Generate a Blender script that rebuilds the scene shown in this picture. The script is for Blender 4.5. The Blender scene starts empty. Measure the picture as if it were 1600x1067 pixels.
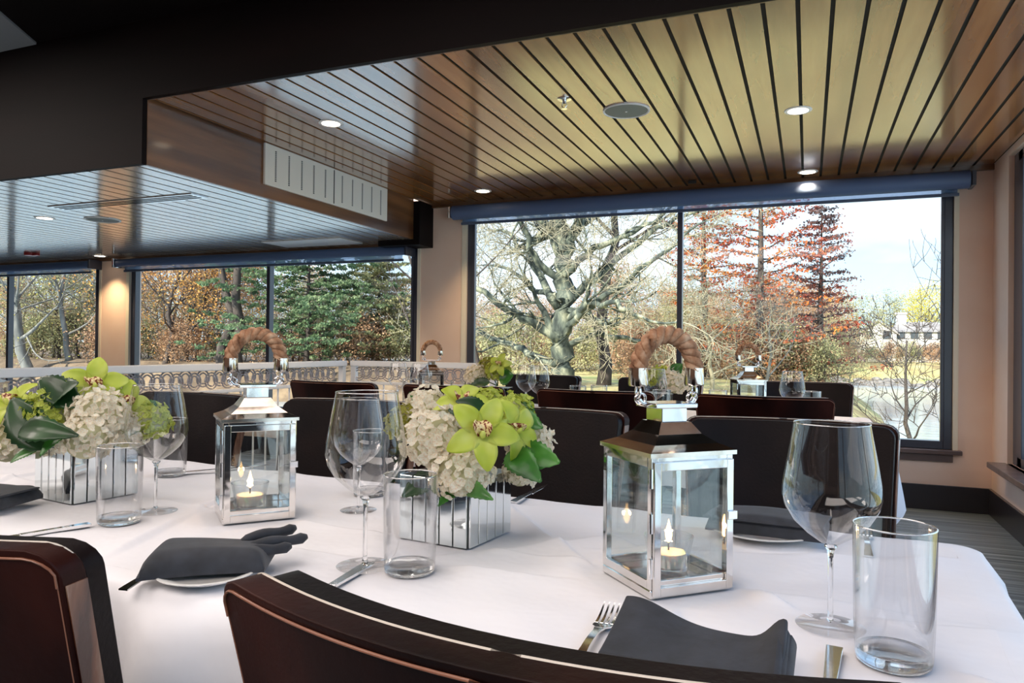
import bpy, math, random
from mathutils import Vector, Matrix
PI = math.pi
random.seed(7)
S = bpy.context.scene
COL = S.collection

# ------------------------------------------------------------------ camera
FPX = 1139.0
yaw = math.radians(22.1); pit = math.atan(8 / FPX); rol = .011; EYE = 1.10
Fh = Vector((-math.sin(yaw), math.cos(yaw), 0)); Rh = Vector((math.cos(yaw), math.sin(yaw), 0)); ZZ = Vector((0, 0, 1))
CF = Fh * math.cos(pit) + ZZ * math.sin(pit)
Uh = ZZ * math.cos(pit) - Fh * math.sin(pit)
CR = Rh * math.cos(rol) + Uh * math.sin(rol)
CU = Uh * math.cos(rol) - Rh * math.sin(rol)
cam = bpy.data.objects.new('camera', bpy.data.cameras.new('camera')); COL.objects.link(cam)
cam.data.sensor_width = 36; cam.data.lens = 36 * FPX / 1600
cam.data.clip_start = .02; cam.data.clip_end = 900
M3 = Matrix((CR, CU, -CF)).transposed()
cam.matrix_world = Matrix.Translation((0, 0, EYE)) @ M3.to_4x4()
S.camera = cam

# ------------------------------------------------------------------ view, world, sun, large lights
S.view_settings.view_transform = 'Standard'; S.view_settings.look = 'None'
S.view_settings.exposure = 0.34; S.view_settings.gamma = 1; S.view_settings.use_curve_mapping = False
S.cycles.use_denoising = True
S.cycles.max_bounces = 8; S.cycles.diffuse_bounces = 4; S.cycles.glossy_bounces = 4
S.cycles.transmission_bounces = 8; S.cycles.transparent_max_bounces = 24
S.cycles.caustics_reflective = False; S.cycles.caustics_refractive = False
S.cycles.sample_clamp_indirect = 6

W = bpy.data.worlds.new('sky'); S.world = W; W.use_nodes = True
nt = W.node_tree; nt.nodes.clear()
o_ = nt.nodes.new('ShaderNodeOutputWorld'); bg = nt.nodes.new('ShaderNodeBackground')
tc = nt.nodes.new('ShaderNodeTexCoord'); sp = nt.nodes.new('ShaderNodeSeparateXYZ'); cr = nt.nodes.new('ShaderNodeValToRGB')
nz = nt.nodes.new('ShaderNodeTexNoise'); nz.inputs['Scale'].default_value = 2.2; nz.inputs['Detail'].default_value = 5
mp = nt.nodes.new('ShaderNodeMapping'); mp.inputs['Scale'].default_value = (1, 1, 3)
mr = nt.nodes.new('ShaderNodeMapRange'); mr.inputs[1].default_value = .45; mr.inputs[2].default_value = .7
mx = nt.nodes.new('ShaderNodeMix'); mx.data_type = 'RGBA'
L_ = nt.links.new
L_(tc.outputs['Generated'], sp.inputs[0]); L_(sp.outputs[2], cr.inputs[0])
e = cr.color_ramp.elements
e[0].position = 0.0; e[0].color = (.62, .80, .92, 1)
e[1].position = .8; e[1].color = (.22, .42, .85, 1)
m_ = cr.color_ramp.elements.new(.22); m_.color = (.40, .60, .86, 1)
L_(tc.outputs['Generated'], mp.inputs[0]); L_(mp.outputs[0], nz.inputs['Vector']); L_(nz.outputs['Fac'], mr.inputs[0])
L_(mr.outputs[0], mx.inputs['Factor']); L_(cr.outputs[0], mx.inputs[6]); mx.inputs[7].default_value = (.95, .98, 1, 1)
L_(mx.outputs[2], bg.inputs[0]); bg.inputs[1].default_value = 1.5
L_(bg.outputs[0], o_.inputs[0])

def lamp(name, kind, loc, power, color=(1, 1, 1), rot=(0, 0, 0), **k):
    l = bpy.data.lights.new(name, kind); l.energy = power; l.color = color
    for a, v in k.items(): setattr(l, a, v)
    o = bpy.data.objects.new(name, l); o.location = loc; o.rotation_euler = rot; COL.objects.link(o); return o
sun_dir = Vector((.35, 1.0, -.75))
sun = lamp('sun', 'SUN', (0, -20, 30), 8.0, (1, .93, .82), angle=math.radians(1.0))
sun.rotation_euler = sun_dir.to_track_quat('-Z', 'Y').to_euler()
# fill lights added overhead, out of view, to brighten the interior
FILL_POS = [(-.6, -1.4), (-3.6, -1.4), (-7.0, -1.2), (-1.2, 1.2), (-5.6, 1.2)]
for (x, y), pw_ in zip(FILL_POS, (60, 56, 60, 17, 62)):
    lamp('fill_light', 'AREA', (x, y, 2.745), pw_, (1, .88, .80), shape='RECTANGLE', size=2.3, size_y=1.5)

# ------------------------------------------------------------------ helpers
def ray(px, py): return CF * FPX + CR * (px - 800) + CU * (533 - py)
def at(px, py, Y):
    d = ray(px, py); return Vector((0, 0, EYE)) + d * (Y / d.y)
def on(px, py, z=.762):
    d = ray(px, py); return Vector((0, 0, EYE)) + d * ((z - EYE) / d.z)

class MB:
    def __init__(s): s.v = []; s.f = []; s.mi = []; s.m = 0
    def add(s, vs, fs):
        b = len(s.v); s.v += [tuple(v) for v in vs]
        for f in fs: s.f.append(tuple(i + b for i in f)); s.mi.append(s.m)
    def box(s, x0, x1, y0, y1, z0, z1):
        s.add([(x, y, z) for z in (z0, z1) for y in (y0, y1) for x in (x0, x1)],
              [(0, 2, 3, 1), (4, 5, 7, 6), (0, 1, 5, 4), (2, 6, 7, 3), (0, 4, 6, 2), (1, 3, 7, 5)])
    def obox(s, c, d, w, h, up=ZZ):      # box centred at c, long axis d (vector, full length), width w, height h
        d = Vector(d); L = d.length; a = d.normalized(); b = Vector(up).cross(a).normalized(); u = a.cross(b)
        c = Vector(c)
        s.add([c + a * (i * L / 2) + b * (j * w / 2) + u * (k * h / 2) for k in (-1, 1) for j in (-1, 1) for i in (-1, 1)],
              [(0, 2, 3, 1), (4, 5, 7, 6), (0, 1, 5, 4), (2, 6, 7, 3), (0, 4, 6, 2), (1, 3, 7, 5)])
    def tube(s, pts, rad, n=8, cap=True, closed=False):
        pts = [Vector(p) for p in pts]; k = len(pts)
        if not hasattr(rad, '__len__'): rad = [rad] * k
        ref = None; vs = []
        for i, p in enumerate(pts):
            if closed: t = pts[(i + 1) % k] - pts[i - 1]
            else: t = pts[min(i + 1, k - 1)] - pts[max(i - 1, 0)]
            if t.length < 1e-9: t = ZZ.copy()
            t.normalize()
            if ref is None: ref = Vector((0, 0, 1)) if abs(t.z) < .9 else Vector((1, 0, 0))
            a = t.cross(ref)
            if a.length < 1e-4: a = t.cross(Vector((0, 1, 0)))
            a.normalize(); b = a.cross(t); ref = b.cross(t) * -1 if False else ref
            for j in range(n):
                q = 2 * PI * j / n; vs.append(p + (a * math.cos(q) + b * math.sin(q)) * rad[i])
        fs = []
        for i in range(k if closed else k - 1):
            i2 = (i + 1) % k
            for j in range(n):
                fs.append((i * n + j, i * n + (j + 1) % n, i2 * n + (j + 1) % n, i2 * n + j))
        if cap and not closed: fs += [tuple(range(n))[::-1], tuple((k - 1) * n + j for j in range(n))]
        s.add(vs, fs)
    def lathe(s, prof, n=32, c=(0, 0, 0), closed=False):
        c = Vector(c); vs = []
        for r, z in prof:
            for j in range(n):
                q = 2 * PI * j / n; vs.append(c + Vector((r * math.cos(q), r * math.sin(q), z)))
        k = len(prof); fs = []
        for i in range(k if closed else k - 1):
            i2 = (i + 1) % k
            for j in range(n): fs.append((i * n + j, i * n + (j + 1) % n, i2 * n + (j + 1) % n, i2 * n + j))
        s.add(vs, fs)
    def grid(s, fn, nu, nv):
        b = [[fn(i / nu, j / nv) for j in range(nv + 1)] for i in range(nu + 1)]
        s.add([p for r in b for p in r], [(i * (nv + 1) + j, (i + 1) * (nv + 1) + j, (i + 1) * (nv + 1) + j + 1, i * (nv + 1) + j + 1) for i in range(nu) for j in range(nv)])
    def slab(s, fa, fb, nu, nv):         # closed slab between two surfaces
        A = [fa(i / nu, j / nv) for i in range(nu + 1) for j in range(nv + 1)]
        B = [fb(i / nu, j / nv) for i in range(nu + 1) for j in range(nv + 1)]
        N = len(A); g = lambda i, j: i * (nv + 1) + j; fs = []
        for i in range(nu):
            for j in range(nv):
                fs.append((g(i, j), g(i + 1, j), g(i + 1, j + 1), g(i, j + 1)))
                fs.append((N + g(i, j), N + g(i, j + 1), N + g(i + 1, j + 1), N + g(i + 1, j)))
        for i in range(nu):
            fs.append((g(i, 0), N + g(i, 0), N + g(i + 1, 0), g(i + 1, 0))); fs.append((g(i, nv), g(i + 1, nv), N + g(i + 1, nv), N + g(i, nv)))
        for j in range(nv):
            fs.append((g(0, j), g(0, j + 1), N + g(0, j + 1), N + g(0, j))); fs.append((g(nu, j), N + g(nu, j), N + g(nu, j + 1), g(nu, j + 1)))
        s.add(A + B, fs)
    def prism(s, poly, z0, z1):          # poly list of (x,y)
        n = len(poly)
        s.add([(x, y, z0) for x, y in poly] + [(x, y, z1) for x, y in poly],
              [tuple(range(n))[::-1], tuple(range(n, 2 * n))] + [(i, (i + 1) % n, n + (i + 1) % n, n + i) for i in range(n)])
    def build(s, name, mat, parent=None, smooth=None, bevel=0, kind=None):
        me = bpy.data.meshes.new(name); me.from_pydata(s.v, [], s.f)
        mats = mat if isinstance(mat, (list, tuple)) else [mat]
        for m in mats: me.materials.append(m)
        if len(mats) > 1: me.polygons.foreach_set('material_index', s.mi)
        me.update()
        if smooth is not None:
            me.polygons.foreach_set('use_smooth', [True] * len(me.polygons))
            if smooth < 180: me.set_sharp_from_angle(angle=math.radians(smooth))
        o = bpy.data.objects.new(name, me); COL.objects.link(o)
        if parent: o.parent = parent
        if bevel:
            b = o.modifiers.new('bevel', 'BEVEL'); b.width = bevel; b.segments = 2; b.limit_method = 'ANGLE'; b.angle_limit = math.radians(40)
        if kind: o['kind'] = kind
        return o

def thing(name, label, cat, loc=(0, 0, 0), rz=0, group=None):
    o = bpy.data.objects.new(name, None); COL.objects.link(o); o.empty_display_size = .05
    o.location = loc; o.rotation_euler = (0, 0, rz)
    o['label'] = label; o['category'] = cat
    if group: o['group'] = group
    return o
def tag(o, label, cat, group=None, kind=None):
    o['label'] = label; o['category'] = cat
    if group: o['group'] = group
    if kind: o['kind'] = kind
    return o
def dup(o, label=None, loc=None, rz=None, sc=None, parent=None):
    c = o.copy(); COL.objects.link(c)
    if parent: c.parent = parent
    if label: c['label'] = label
    if loc is not None: c.location = loc
    if rz is not None: c.rotation_euler = (0, 0, rz)
    if sc is not None: c.scale = (sc,) * 3 if not hasattr(sc, '__len__') else sc
    for ch in list(o.children): dup(ch, parent=c)
    return c

# ------------------------------------------------------------------ materials
def pmat(name, col, rough=.5, metal=0, coat=0, spec=.5, **k):
    m = bpy.data.materials.new(name); m.use_nodes = True; b = m.node_tree.nodes['Principled BSDF']
    b.inputs['Base Color'].default_value = (*col, 1); b.inputs['Roughness'].default_value = rough
    b.inputs['Metallic'].default_value = metal; b.inputs['Coat Weight'].default_value = coat
    b.inputs['Specular IOR Level'].default_value = spec; b.inputs['Coat Roughness'].default_value = .12
    for a, v in k.items(): b.inputs[a.replace('_', ' ')].default_value = v
    return m
def noisy(m, cols, scale=(5, 5, 5), detail=4, bump=0, pos=None, coord='Object', bscale=None, bdist=.002):
    nt = m.node_tree; b = nt.nodes['Principled BSDF']
    tc = nt.nodes.new('ShaderNodeTexCoord'); mp = nt.nodes.new('ShaderNodeMapping'); mp.inputs['Scale'].default_value = scale
    nz = nt.nodes.new('ShaderNodeTexNoise'); nz.inputs['Scale'].default_value = 1; nz.inputs['Detail'].default_value = detail
    cr = nt.nodes.new('ShaderNodeValToRGB'); el = cr.color_ramp.elements
    pos = pos or [.3 + .4 * i / (len(cols) - 1) for i in range(len(cols))]
    el[0].position = pos[0]; el[0].color = (*cols[0], 1); el[1].position = pos[-1]; el[1].color = (*cols[-1], 1)
    for p, c in list(zip(pos, cols))[1:-1]: q = el.new(p); q.color = (*c, 1)
    nt.links.new(tc.outputs[coord], mp.inputs[0]); nt.links.new(mp.outputs[0], nz.inputs['Vector'])
    nt.links.new(nz.outputs['Fac'], cr.inputs[0]); nt.links.new(cr.outputs[0], b.inputs['Base Color'])
    if bump:
        n2 = nz
        if bscale:
            n2 = nt.nodes.new('ShaderNodeTexNoise'); n2.inputs['Scale'].default_value = bscale; n2.inputs['Detail'].default_value = 4
            nt.links.new(tc.outputs[coord], n2.inputs['Vector'])
        bm = nt.nodes.new('ShaderNodeBump'); bm.inputs['Strength'].default_value = bump; bm.inputs['Distance'].default_value = bdist
        nt.links.new(n2.outputs['Fac'], bm.inputs['Height']); nt.links.new(bm.outputs[0], b.inputs['Normal'])
    return m
def thin_glass(name, tint=(1, 1, 1), base=.04, edge=.75, rough=.0, power=2.5):
    m = bpy.data.materials.new(name); m.use_nodes = True; nt = m.node_tree; nt.nodes.clear()
    o = nt.nodes.new('ShaderNodeOutputMaterial'); t = nt.nodes.new('ShaderNodeBsdfTransparent'); g = nt.nodes.new('ShaderNodeBsdfGlossy')
    t.inputs[0].default_value = (*tint, 1); g.inputs['Roughness'].default_value = rough
    lw = nt.nodes.new('ShaderNodeLayerWeight'); lw.inputs[0].default_value = .5
    pw = nt.nodes.new('ShaderNodeMath'); pw.operation = 'POWER'; pw.inputs[1].default_value = power
    mr = nt.nodes.new('ShaderNodeMapRange'); mr.inputs[3].default_value = base; mr.inputs[4].default_value = edge
    mx = nt.nodes.new('ShaderNodeMixShader')
    nt.links.new(lw.outputs['Facing'], pw.inputs[0]); nt.links.new(pw.outputs[0], mr.inputs[0]); nt.links.new(mr.outputs[0], mx.inputs[0])
    nt.links.new(t.outputs[0], mx.inputs[1]); nt.links.new(g.outputs[0], mx.inputs[2]); nt.links.new(mx.outputs[0], o.inputs[0])
    return m
def emit(name, col, st):
    m = bpy.data.materials.new(name); m.use_nodes = True; b = m.node_tree.nodes['Principled BSDF']
    b.inputs['Base Color'].default_value = (0, 0, 0, 1); b.inputs['Emission Color'].default_value = (*col, 1); b.inputs['Emission Strength'].default_value = st
    return m

M = {}
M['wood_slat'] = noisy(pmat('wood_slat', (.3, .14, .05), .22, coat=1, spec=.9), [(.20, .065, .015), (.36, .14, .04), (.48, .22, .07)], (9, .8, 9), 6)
M['wood_slat_low_sheen'] = noisy(pmat('wood_slat_low_sheen', (.3, .14, .05), .2, coat=1, spec=1, Coat_IOR=2.9, IOR=2.0), [(.36, .27, .20), (.52, .42, .34), (.62, .54, .46)], (9, .8, 9), 6)  # base colour paled to stand in for the bright reflection on the low slats
M['wood_panel'] = noisy(pmat('wood_panel', (.1, .04, .02), .3, coat=.6), [(.07, .025, .010), (.16, .065, .022), (.28, .12, .045)], (2, .7, 9), 6)
M['dark_face'] = noisy(pmat('dark_face', (.012, .006, .005), .6, spec=.15), [(.003, .0015, .0015), (.007, .0025, .0025)], (1, 1, 6), 4)
M['black_gap'] = pmat('black_gap', (.008, .006, .005), .8)
M['plaster'] = noisy(pmat('plaster', (.66, .50, .40), .75), [(.90, .66, .52), (.94, .73, .60)], (3, 3, 3), 3, .15, bscale=60)
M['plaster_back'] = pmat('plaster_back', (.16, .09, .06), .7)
M['base'] = pmat('base', (.02, .016, .02), .35, coat=.3)
M['floor'] = noisy(pmat('floor', (.2, .25, .3), .45), [(.05, .07, .09), (.15, .19, .22), (.30, .36, .40)], (.9, 28, 1), 7, .3)
M['frame'] = pmat('frame', (.05, .055, .08), .3, coat=.3)
M['frame_brown'] = pmat('frame_brown', (.07, .05, .045), .4)
M['sill'] = noisy(pmat('sill', (.12, .08, .07), .35, coat=.3), [(.08, .05, .045), (.16, .11, .10)], (2, 12, 2))
M['pane'] = thin_glass('pane', (.97, .99, .985), .012, .4, 0, 5)
M['white'] = pmat('white', (.92, .92, .93), .35)
M['vent'] = pmat('vent', (.90, .85, .76), .5)
M['vent_dark'] = pmat('vent_dark', (.03, .03, .03), .8)
M['grille'] = pmat('grille', (.22, .25, .24), .6)
M['chrome'] = noisy(pmat('chrome', (.82, .8, .78), .07, 1), [(.70, .67, .64), (.88, .86, .84)], (14, 14, 14), 3, .12, bscale=25, bdist=.001)
M['chrome_plain'] = pmat('chrome_plain', (.85, .85, .86), .12, 1)
M['copper_rust'] = noisy(pmat('roof_metal', (.7, .6, .52), .13, 1), [(.50, .34, .24), (.78, .70, .62), (.82, .77, .70)], (18, 18, 18), 4)
M['rope'] = noisy(pmat('rope', (.5, .25, .12), .85), [(.16, .065, .03), (.38, .19, .10), (.60, .38, .24)], (60, 60, 60), 3, .5, bscale=300)
M['glass'] = thin_glass('glass', (.99, .992, .995), .045, .9, 0, 2.1)
M['glass_pane'] = thin_glass('glass_pane', (.95, .97, .965), .07, .6, 0, 3)
M['glass_foot'] = thin_glass('glass_foot', (.99, .992, .995), .015, .8, 0, 3)
M['glass_solid'] = pmat('glass_solid', (1, 1, 1), 0, Transmission_Weight=1.0, IOR=1.5)
M['mirror'] = noisy(pmat('mirror', (.8, .86, .88), .05, 1), [(.72, .78, .80), (.86, .92, .93)], (9, 9, 3), 2)
M['mirror_gap'] = pmat('mirror_gap', (.10, .11, .11), .3, .8)
M['cloth'] = noisy(pmat('cloth', (.80, .79, .82), .85, Sheen_Weight=.1), [(.90, .88, .92), (.93, .92, .95)], (4, 4, 4), 1, .25, bscale=5, bdist=.05)
M['napkin'] = noisy(pmat('napkin', (.03, .035, .045), .7, Sheen_Weight=.15), [(.012, .014, .020), (.026, .030, .042)], (40, 40, 40), 2, .15, bscale=90)
M['plate'] = pmat('plate', (.82, .81, .78), .15, coat=.5)
M['leather_shell'] = noisy(pmat('leather_shell', (.035, .01, .008), .42, coat=.0, spec=.12), [(.004, .001, .001), (.016, .003, .002), (.040, .008, .005)], (6, 6, 2.5), 5, .2, bscale=120)
M['leather_pad'] = noisy(pmat('leather_pad', (.012, .01, .012), .42, coat=.0, spec=.12), [(.003, .002, .003), (.010, .005, .005)], (7, 7, 7), 4, .2, bscale=160)
M['leather_edge'] = noisy(pmat('leather_edge', (.14, .05, .03), .36, coat=.4), [(.05, .012, .006), (.20, .065, .028), (.50, .32, .22)], (30, 30, 5), 8, .15, pos=[.40, .54, .70], bscale=120)
M['leather_band'] = noisy(pmat('leather_band', (.05, .012, .01), .34, coat=.4), [(.025, .005, .005), (.055, .014, .010), (.09, .03, .016)], (8, 8, 3), 5, .1, bscale=150)
M['piping'] = pmat('piping', (.26, .10, .055), .4, coat=.3)
M['piping_pale'] = pmat('piping_pale', (.62, .55, .47), .4, coat=.3)
M['stitch'] = pmat('stitch', (.25, .22, .24), .6)
M['chair_leg'] = pmat('chair_leg', (.03, .015, .01), .3, coat=.4)
M['shade'] = None
M['roll'] = pmat('roll', (.09, .14, .27), .45)
M['hem'] = pmat('hem', (.10, .13, .20), .4)
M['petal_white'] = noisy(pmat('petal_white', (.8, .76, .68), .6), [(.86, .66, .56), (.93, .86, .70), (.96, .95, .86)], (22, 22, 22), 2, pos=[.3, .45, .6])
M['petal_green'] = noisy(pmat('petal_green', (.5, .6, .1), .6), [(.30, .38, .03), (.55, .62, .10), (.72, .78, .22)], (25, 25, 25), 2)
M['petal_olive'] = noisy(pmat('petal_olive', (.3, .3, .05), .6), [(.14, .17, .02), (.34, .33, .04), (.55, .52, .10)], (25, 25, 25), 2)
M['orchid'] = noisy(pmat('orchid', (.65, .75, .12), .45), [(.56, .68, .06), (.70, .78, .14), (.80, .85, .30)], (20, 20, 20), 2)
M['orchid_lip'] = noisy(pmat('orchid_lip', (.7, .5, .2), .5), [(.16, .02, .015), (.25, .04, .02), (.80, .62, .30), (.88, .76, .45)], (180, 180, 180), 2, pos=[.38, .47, .52, .65])
M['leaf'] = noisy(pmat('leaf', (.04, .18, .02), .35, coat=.2), [(.010, .07, .012), (.03, .17, .02), (.08, .30, .04)], (14, 14, 14), 3)
M['leaf_dark'] = noisy(pmat('leaf_dark', (.02, .08, .02), .4, coat=.2), [(.008, .035, .010), (.02, .09, .018)], (14, 14, 14), 3)
M['stem'] = pmat('stem', (.06, .14, .03), .5)
M['wax'] = pmat('wax', (.85, .8, .7), .5, Subsurface_Weight=.3)
M['flame'] = emit('flame', (1, .55, .2), 9)
M['lamp'] = emit('lamp', (1, .80, .58), 6)
M['red'] = pmat('red', (.35, .02, .02), .35)
M['bark_oak'] = noisy(pmat('bark_oak', (.12, .13, .10), .9), [(.035, .045, .040), (.12, .14, .11), (.40, .40, .28)], (3.5, 3.5, 1.2), 6, pos=[.38, .54, .68])
M['bark_pale'] = pmat('bark_pale', (.40, .36, .25), .9)
M['bark_dark'] = noisy(pmat('bark_dark', (.07, .05, .04), .9), [(.035, .028, .025), (.11, .085, .07)], (3, 3, .8), 4)
M['bark_grey'] = noisy(pmat('bark_grey', (.2, .2, .18), .9), [(.10, .10, .09), (.28, .27, .24)], (2, 2, .6), 4)

def base_glass():
    m = bpy.data.materials.new('glass_base'); m.use_nodes = True; nt = m.node_tree; nt.nodes.clear()
    o = nt.nodes.new('ShaderNodeOutputMaterial'); t = nt.nodes.new('ShaderNodeBsdfTransparent'); g = nt.nodes.new('ShaderNodeBsdfGlass'); x = nt.nodes.new('ShaderNodeMixShader')
    g.inputs['Roughness'].default_value = 0; g.inputs['IOR'].default_value = 1.5; x.inputs[0].default_value = .72
    nt.links.new(t.outputs[0], x.inputs[1]); nt.links.new(g.outputs[0], x.inputs[2]); nt.links.new(x.outputs[0], o.inputs[0]); return m
M['glass_base'] = base_glass()
def sheer():
    m = bpy.data.materials.new('sheer'); m.use_nodes = True; nt = m.node_tree; nt.nodes.clear()
    o = nt.nodes.new('ShaderNodeOutputMaterial'); t = nt.nodes.new('ShaderNodeBsdfTransparent'); d = nt.nodes.new('ShaderNodeBsdfDiffuse'); tr = nt.nodes.new('ShaderNodeBsdfTranslucent')
    d.inputs[0].default_value = (.22, .32, .5, 1); tr.inputs[0].default_value = (.3, .45, .7, 1); t.inputs[0].default_value = (.9, .93, 1, 1)
    a = nt.nodes.new('ShaderNodeMixShader'); b = nt.nodes.new('ShaderNodeMixShader'); a.inputs[0].default_value = .5; b.inputs[0].default_value = .45
    nt.links.new(d.outputs[0], a.inputs[1]); nt.links.new(tr.outputs[0], a.inputs[2]); nt.links.new(t.outputs[0], b.inputs[1]); nt.links.new(a.outputs[0], b.inputs[2]); nt.links.new(b.outputs[0], o.inputs[0])
    return m
M['shade'] = sheer()
def translucent(m, f):
    nt = m.node_tree; b = nt.nodes['Principled BSDF']; o = [n for n in nt.nodes if n.type == 'OUTPUT_MATERIAL'][0]
    t = nt.nodes.new('ShaderNodeBsdfTranslucent'); x = nt.nodes.new('ShaderNodeMixShader'); x.inputs[0].default_value = f
    if b.inputs['Base Color'].links: nt.links.new(b.inputs['Base Color'].links[0].from_socket, t.inputs[0])
    nt.links.new(b.outputs[0], x.inputs[1]); nt.links.new(t.outputs[0], x.inputs[2]); nt.links.new(x.outputs[0], o.inputs[0])
for k_ in ('petal_white', 'petal_green', 'petal_olive', 'orchid'): translucent(M[k_], .45)
for k_ in ('leaf', 'leaf_dark'): translucent(M[k_], .2)

# ------------------------------------------------------------------ room shell
XR, XL, YF, YM, YB = 1.16, -10.6, 5.81, 2.79, -4.0
ZH, ZL, ZT, XS = 2.37, 2.03, 2.77, -3.197
def struct(name, mb, mat, **k): return mb.build(name, mat, kind='structure', **k)
b = MB(); b.box(XL, XR + .15, YB, YF + .15, -.12, 0); struct('floor', b, M['floor'])

# windows: (x0,x1,z0,z1, mullions)
WIN = [(-2.80, .93, .42, 2.33, [-.945]), (-6.88, -3.29, .42, 2.0, [-5.01]), (-10.45, -7.34, .42, 2.0, [-8.92])]
b = MB(); T = .15
b.box(XL, XR + T, YF, YF + T, 0, .42)
b.box(XL, XS, YF, YF + T, 2.0, 2.5); b.box(XS, XR + T, YF, YF + T, 2.33, 2.5)
b.box(-3.29, -2.80, YF, YF + T, .42, 2.33); b.box(.93, XR + T, YF, YF + T, .42, 2.33)
b.box(-7.34, -6.88, YF, YF + T, .42, 2.0); b.box(XL, -10.45, YF, YF + T, .42, 2.0)
struct('wall_front', b, M['plaster'])
b = MB()
YW0, YW1 = -3.4, 5.40
b.box(XR, XR + T, YB, YF, 0, .40); b.box(XR, XR + T, YB, YF, 2.33, 2.9); b.box(XR, XR + T, YW1, YF, .40, 2.33); b.box(XR, XR + T, YB, YW0, .40, 2.33)
struct('wall_right', b, M['plaster'])
b = MB(); b.box(XL - T, XR + T, YB - T, YB, 0, 2.9); struct('wall_back', b, M['plaster_back'])
b = MB(); b.box(XL - T, XL, YB, YF + T, 0, 2.9); struct('wall_left', b, M['plaster_back'])

def slat_ceiling(x0, x1, y0, y1, z, ph):
    b = MB(); b.m = 0
    k = math.floor((x0 - ph) / .12) - 1
    while ph + k * .12 < x1:
        a = max(x0, ph + k * .12 + .0085); c = min(x1, ph + (k + 1) * .12 - .0085)
        if c > a: b.box(a, c, y0, y1, z, z + .0055)
        k += 1
    b.m = 1; b.box(x0, x1, y0, y1, z + .006, z + .10)
    return b
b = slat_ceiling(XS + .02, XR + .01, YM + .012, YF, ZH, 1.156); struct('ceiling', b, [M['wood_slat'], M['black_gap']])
b = slat_ceiling(XL, XS - .03, YM + .012, YF, ZL, 1.156); struct('ceiling', b, [M['wood_slat_low_sheen'], M['black_gap']])
b = MB(); b.box(XL, XR + T, YB, YM + .01, ZT, ZT + .12); struct('ceiling', b, M['dark_face'])
# pale square of ceiling at far left of the high ceiling
b = MB(); b.prism([(-4.004, 2.755), (-3.80, 2.424), (-3.2, 1.45), (-4.2, .9), (-6.5, .9), (-6.5, 2.755)], ZT - .012, ZT + .001); struct('trim_1', b, pmat('grey_panel', (.30, .30, .31), .6))
# dark beam faces that close the steps between the ceilings
b = MB(); b.box(XS, XR + T, YM - .03, YM, ZH - .006, ZT); b.box(XL, XS, YM - .03, YM, ZL - .006, ZT); struct('trim_2', b, M['dark_face'])
b = MB(); b.box(XS + .0, XR, YM, YM + .012, ZH - .004, ZH + .01); struct('trim_3', b, M['wood_panel'])
# soffit box between low wing and main ceiling
b = MB(); b.box(XS - .03, XS, YM, 5.56, ZL - .004, ZH + .05); struct('trim_4', b, M['wood_panel'], bevel=.004)
b = MB(); b.box(XS - .36, XS + .06, 5.56, YF, ZL - .05, ZH - .01); struct('trim_5', b, M['dark_face'], bevel=.003)
# baseboards
b = MB(); b.box(XL, XR, YF - .02, YF, 0, .173); struct('baseboard_front', b, M['base'], bevel=.003)
b = MB(); b.box(XR - .02, XR, YB, YF - .02, 0, .173); struct('baseboard_right', b, M['base'], bevel=.003)
# strip of dark trim under ceiling at wall
b = MB(); b.box(XS, XR, YF - .03, YF, ZH - .035, ZH); b.box(XL, XS - .36, YF - .03, YF, ZL - .03, ZL); struct('trim_6', b, M['wood_panel'])

def window(n, x0, x1, z0, z1, mul):
    e_ = bpy.data.objects.new('window_%d' % n, None); COL.objects.link(e_); e_['kind'] = 'structure'; e_.location = (x0, YF, z0)
    w, h = x1 - x0, z1 - z0; f = .055; y0, y1 = .02, .09
    b = MB(); b.box(0, f, y0, y1, 0, h); b.box(w - f, w, y0, y1, 0, h); b.box(f, w - f, y0, y1, 0, f); b.box(f, w - f, y0, y1, h - f, h)
    b.box(f, f + .02, y0 - .012, y0 + .02, f, h - f); b.box(w - f - .02, w - f, y0 - .012, y0 + .02, f, h - f)
    b.build('window_frame', M['frame'], e_, bevel=.003)
    for m in mul:
        b = MB(); b.box(m - x0 - .02, m - x0 + .02, y0 + .005, y1, f, h - f); b.build('mullion', M['frame'], e_, bevel=.002)
    xs = [f] + [m - x0 for m in mul] + [w - f]
    for a, c in zip(xs, xs[1:]):
        b = MB(); b.box(a + .01, c - .01, .052, .058, f - .01, h - f + .01); b.build('window_pane', M['pane'], e_)
    b = MB(); b.box(-.05, w + .05, -.055, .03, -.03, 0.0); b.box(0, w, -.02, 0, -.085, -.03); b.build('window_sill', M['sill'], e_, bevel=.004)
    b = MB(); b.box(-.045, .001, -.008, .012, 0, h); b.box(w - .001, w + .030, -.008, .012, 0, h); b.build('casing_bead', pmat('bead', (.90, .82, .66), .5), e_)
for i, w in enumerate(WIN): window(i + 1, *w)
# right window wall
e_ = bpy.data.objects.new('window_4', None); COL.objects.link(e_); e_['kind'] = 'structure'; e_.location = (XR, YW0, .40)
wl = YW1 - YW0; h = 1.93
b = MB(); f = .10
b.box(.03, .10, 0, f, 0, h); b.box(.03, .10, wl - .19, wl, 0, h); b.box(.03, .10, f, wl - f, 0, .06); b.box(.03, .10, f, wl - f, h - .06, h); b.build('window_frame', M['frame'], e_, bevel=.003)
for m in (2.2, 4.4, 6.5):
    b = MB(); b.box(.035, .10, m - .02, m + .02, .06, h - .06); b.build('mullion', M['frame'], e_)
ys = [f, 2.2, 4.4, 6.5, wl - .19]
for a, c in zip(ys, ys[1:]):
    b = MB(); b.box(.06, .066, a, c, .05, h - .05); b.build('window_pane', M['pane'], e_)
b = MB(); b.box(-.10, .03, -.05, wl + .05, -.035, 0.0); b.box(-.02, 0, 0, wl, -.09, -.035); b.build('window_sill', M['sill'], e_, bevel=.004)

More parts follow.
